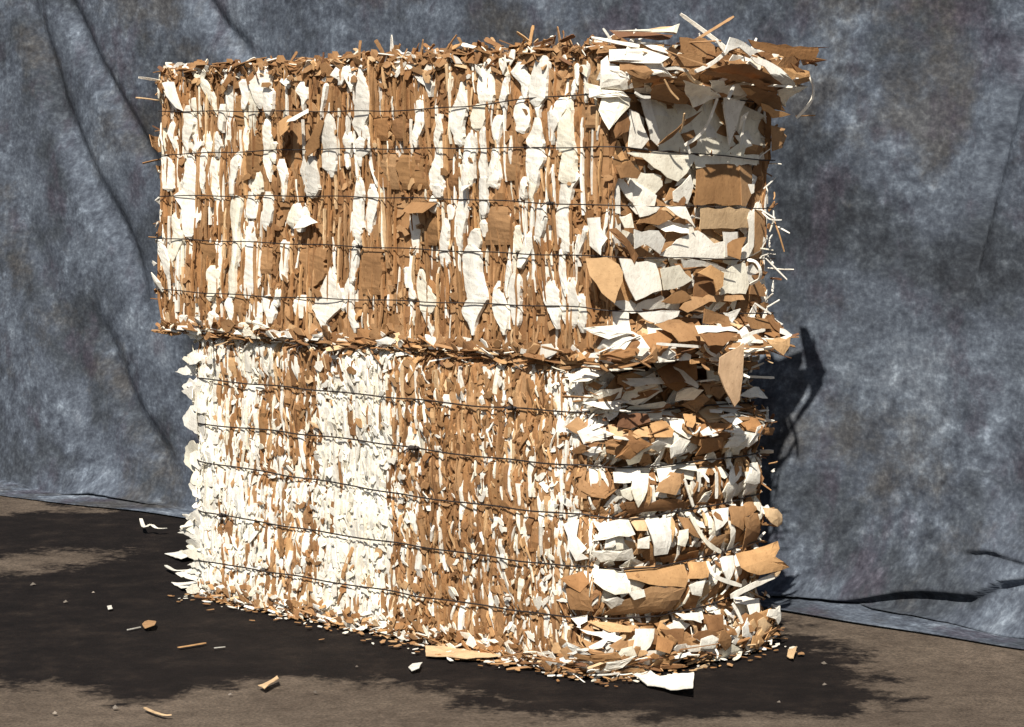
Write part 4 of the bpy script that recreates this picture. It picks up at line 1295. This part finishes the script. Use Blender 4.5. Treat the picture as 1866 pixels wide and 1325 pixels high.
ground_flap([(x, y) for x, y in tilepts(*l8, [(320, 1090), (370, 1075), (440, 1140), (540, 1170), (690, 1180), (685, 1270), (560, 1240), (430, 1205), (330, 1130)])],
            np.array(WH[0]), 'large white bent strip of board on the ground before the lower bale corner', 'card_strip', 'strip', lift=.02, crump=.008, th=.003)
ground_flap([(775, 1180), (815, 1180), (880, 1192), (912, 1204), (850, 1204), (776, 1196)], np.array(LK[1]), 'long pale tan splinter of board at the foot of the lower bale', 'card_strip', 'strip', lift=.012)
ground_flap([(800, 1190), (880, 1196), (905, 1206), (830, 1203)], np.array(KR[1]), 'thin brown splinter tucked under the pale tan splinter', 'card_strip', 'strip', z=.001, crump=.001)
ground_flap([(916, 1192), (934, 1198), (937, 1210), (920, 1213), (913, 1203)], np.array(WH[0]), 'small square white chip against the foot of the lower bale', lift=.012)
ground_flap([(744, 1218), (752, 1211), (770, 1212), (764, 1222), (750, 1224)], np.array(WH[3])*.9, 'small white chip alone on the dark ground below the pale tan splinter', lift=.006)
ground_flap([(470, 1252), (505, 1238), (508, 1246), (482, 1258)], np.array(LK[1]), 'pale curled chip at the lower edge of the dark patch', lift=.012)
ground_flap([(259, 1138), (270, 1132), (284, 1138), (282, 1147), (264, 1148)], np.array(KR[3])*.9, 'small round curled brown scrap on the dark ground at left', lift=.010)
ground_stick([(232, 1148), (256, 1143)], .006, np.array(WH[3])*.6, 'thin grey sliver just left of the round brown scrap')
ground_stick([(325, 1180), (345, 1177), (374, 1172)], .014, np.array(LK[2]), 'light brown stick shaped splinter in the middle of the dark patch')
ground_stick([(390, 1181), (410, 1179)], .007, np.array(WH[3])*.5, 'short dull grey sliver right of the light brown splinter')
ground_stick([(264, 1290), (275, 1296), (300, 1304), (312, 1303)], .010, np.array(LK[1]), 'curved pale sliver near the bottom edge of the picture')
ground_stick([(257, 963), (262, 972), (275, 969), (285, 973), (303, 970)], .016, np.array(WH[0]), 'crinkled white paper strip left of the lower bale, near the backdrop', zz=.02, wav=.012)
ground_flap([(300, 1010), (350, 1008), (372, 1018), (330, 1024)], np.array(WH[3]), 'grey torn sheet poking out left of the lower bale', lift=.03)
ground_stick([(302, 1038), (318, 1048), (345, 1046)], .014, np.array(WH[0]), 'curled white ribbon at the left foot of the lower bale', zz=.02)
ground_flap([(312, 1062), (345, 1066), (380, 1068), (372, 1078), (330, 1076)], np.array(WH[0]), 'pointed white sheet flat at the left foot of the lower bale', lift=.03)
ground_flap([(195, 1106), (203, 1105), (205, 1111), (197, 1112)], np.array(WH[3])*.8, 'tiny pale chip left of and above the round brown scrap', crump=.002)
ground_flap([(1436, 1186), (1452, 1192), (1446, 1204), (1434, 1198)], np.array(LK[1]), 'small tan chip at the right foot of the lower bale', lift=.02)
ps = []
for _ in range(330):
    side_ = random.random()
    if side_ < .62: P = low.C + U*R_(.0, low.L) + NF*abs(float(rng.normal()))*.055
    else: P = low.C + V*R_(-.05, low.D) + NE*(.03 + abs(float(rng.normal()))*.06)
    P[2] = .004; a = R_(.003, .016); th_ = R_(0, 6.28)
    R = ring_poly([(a*math.cos(k*1.3)*R_(.6, 1.3), a*R_(.4, 1)*math.sin(k*1.3)*R_(.6, 1.2)) for k in range(5)], .02, .001)
    e1 = np.array([math.cos(th_), math.sin(th_), R_(-.25, .25)]); e1 /= np.linalg.norm(e1); e2 = np.cross([0, 0, 1], e1); e2 /= np.linalg.norm(e2); nn = np.cross(e1, e2)
    P[2] = .004 + a*.3
    ps.append(flap_mesh(R, lambda p, q, d, P=P, e1=e1, e2=e2, nn=nn: (P + e1*p + e2*q + nn*d, nn), lambda p, q: 0.0, col(random.choice('wwkkkl')), .0015))
o = make_mesh('paper_litter', ps, CARD); tag(o, 'fine litter of torn board scattered along the foot of the lower bale', 'litter', kind='stuff')
pts = [(1502, 1248), (1502, 1210), (1420, 1280), (650, 1215), (420, 1266), (575, 1262), (100, 1300),
       (120, 1098), (210, 1290), (1830, 1170), (60, 1066), (170, 1080)]
ps = []
for x, y in pts:
    c = gnd(x, y); r = R_(.004, .009); m = 6
    v = [c + np.array([0, 0, r*1.1])] + [c + np.array([math.cos(k*1.047)*r*R_(.8, 1.5), math.sin(k*1.047)*r*R_(.8, 1.4), r*R_(-.1, .4)]) for k in range(6)]
    ps.append(Piece(np.array(v), [np.array([0, 1+k, 1+(k+1) % 6]) for k in range(6)], np.array([.20, .17, .14])*R_(.5, 1.4)))
o = make_mesh('grit', ps, CARD); tag(o, 'scattered grit and specks of paper on the dark ground', 'grit', kind='stuff')
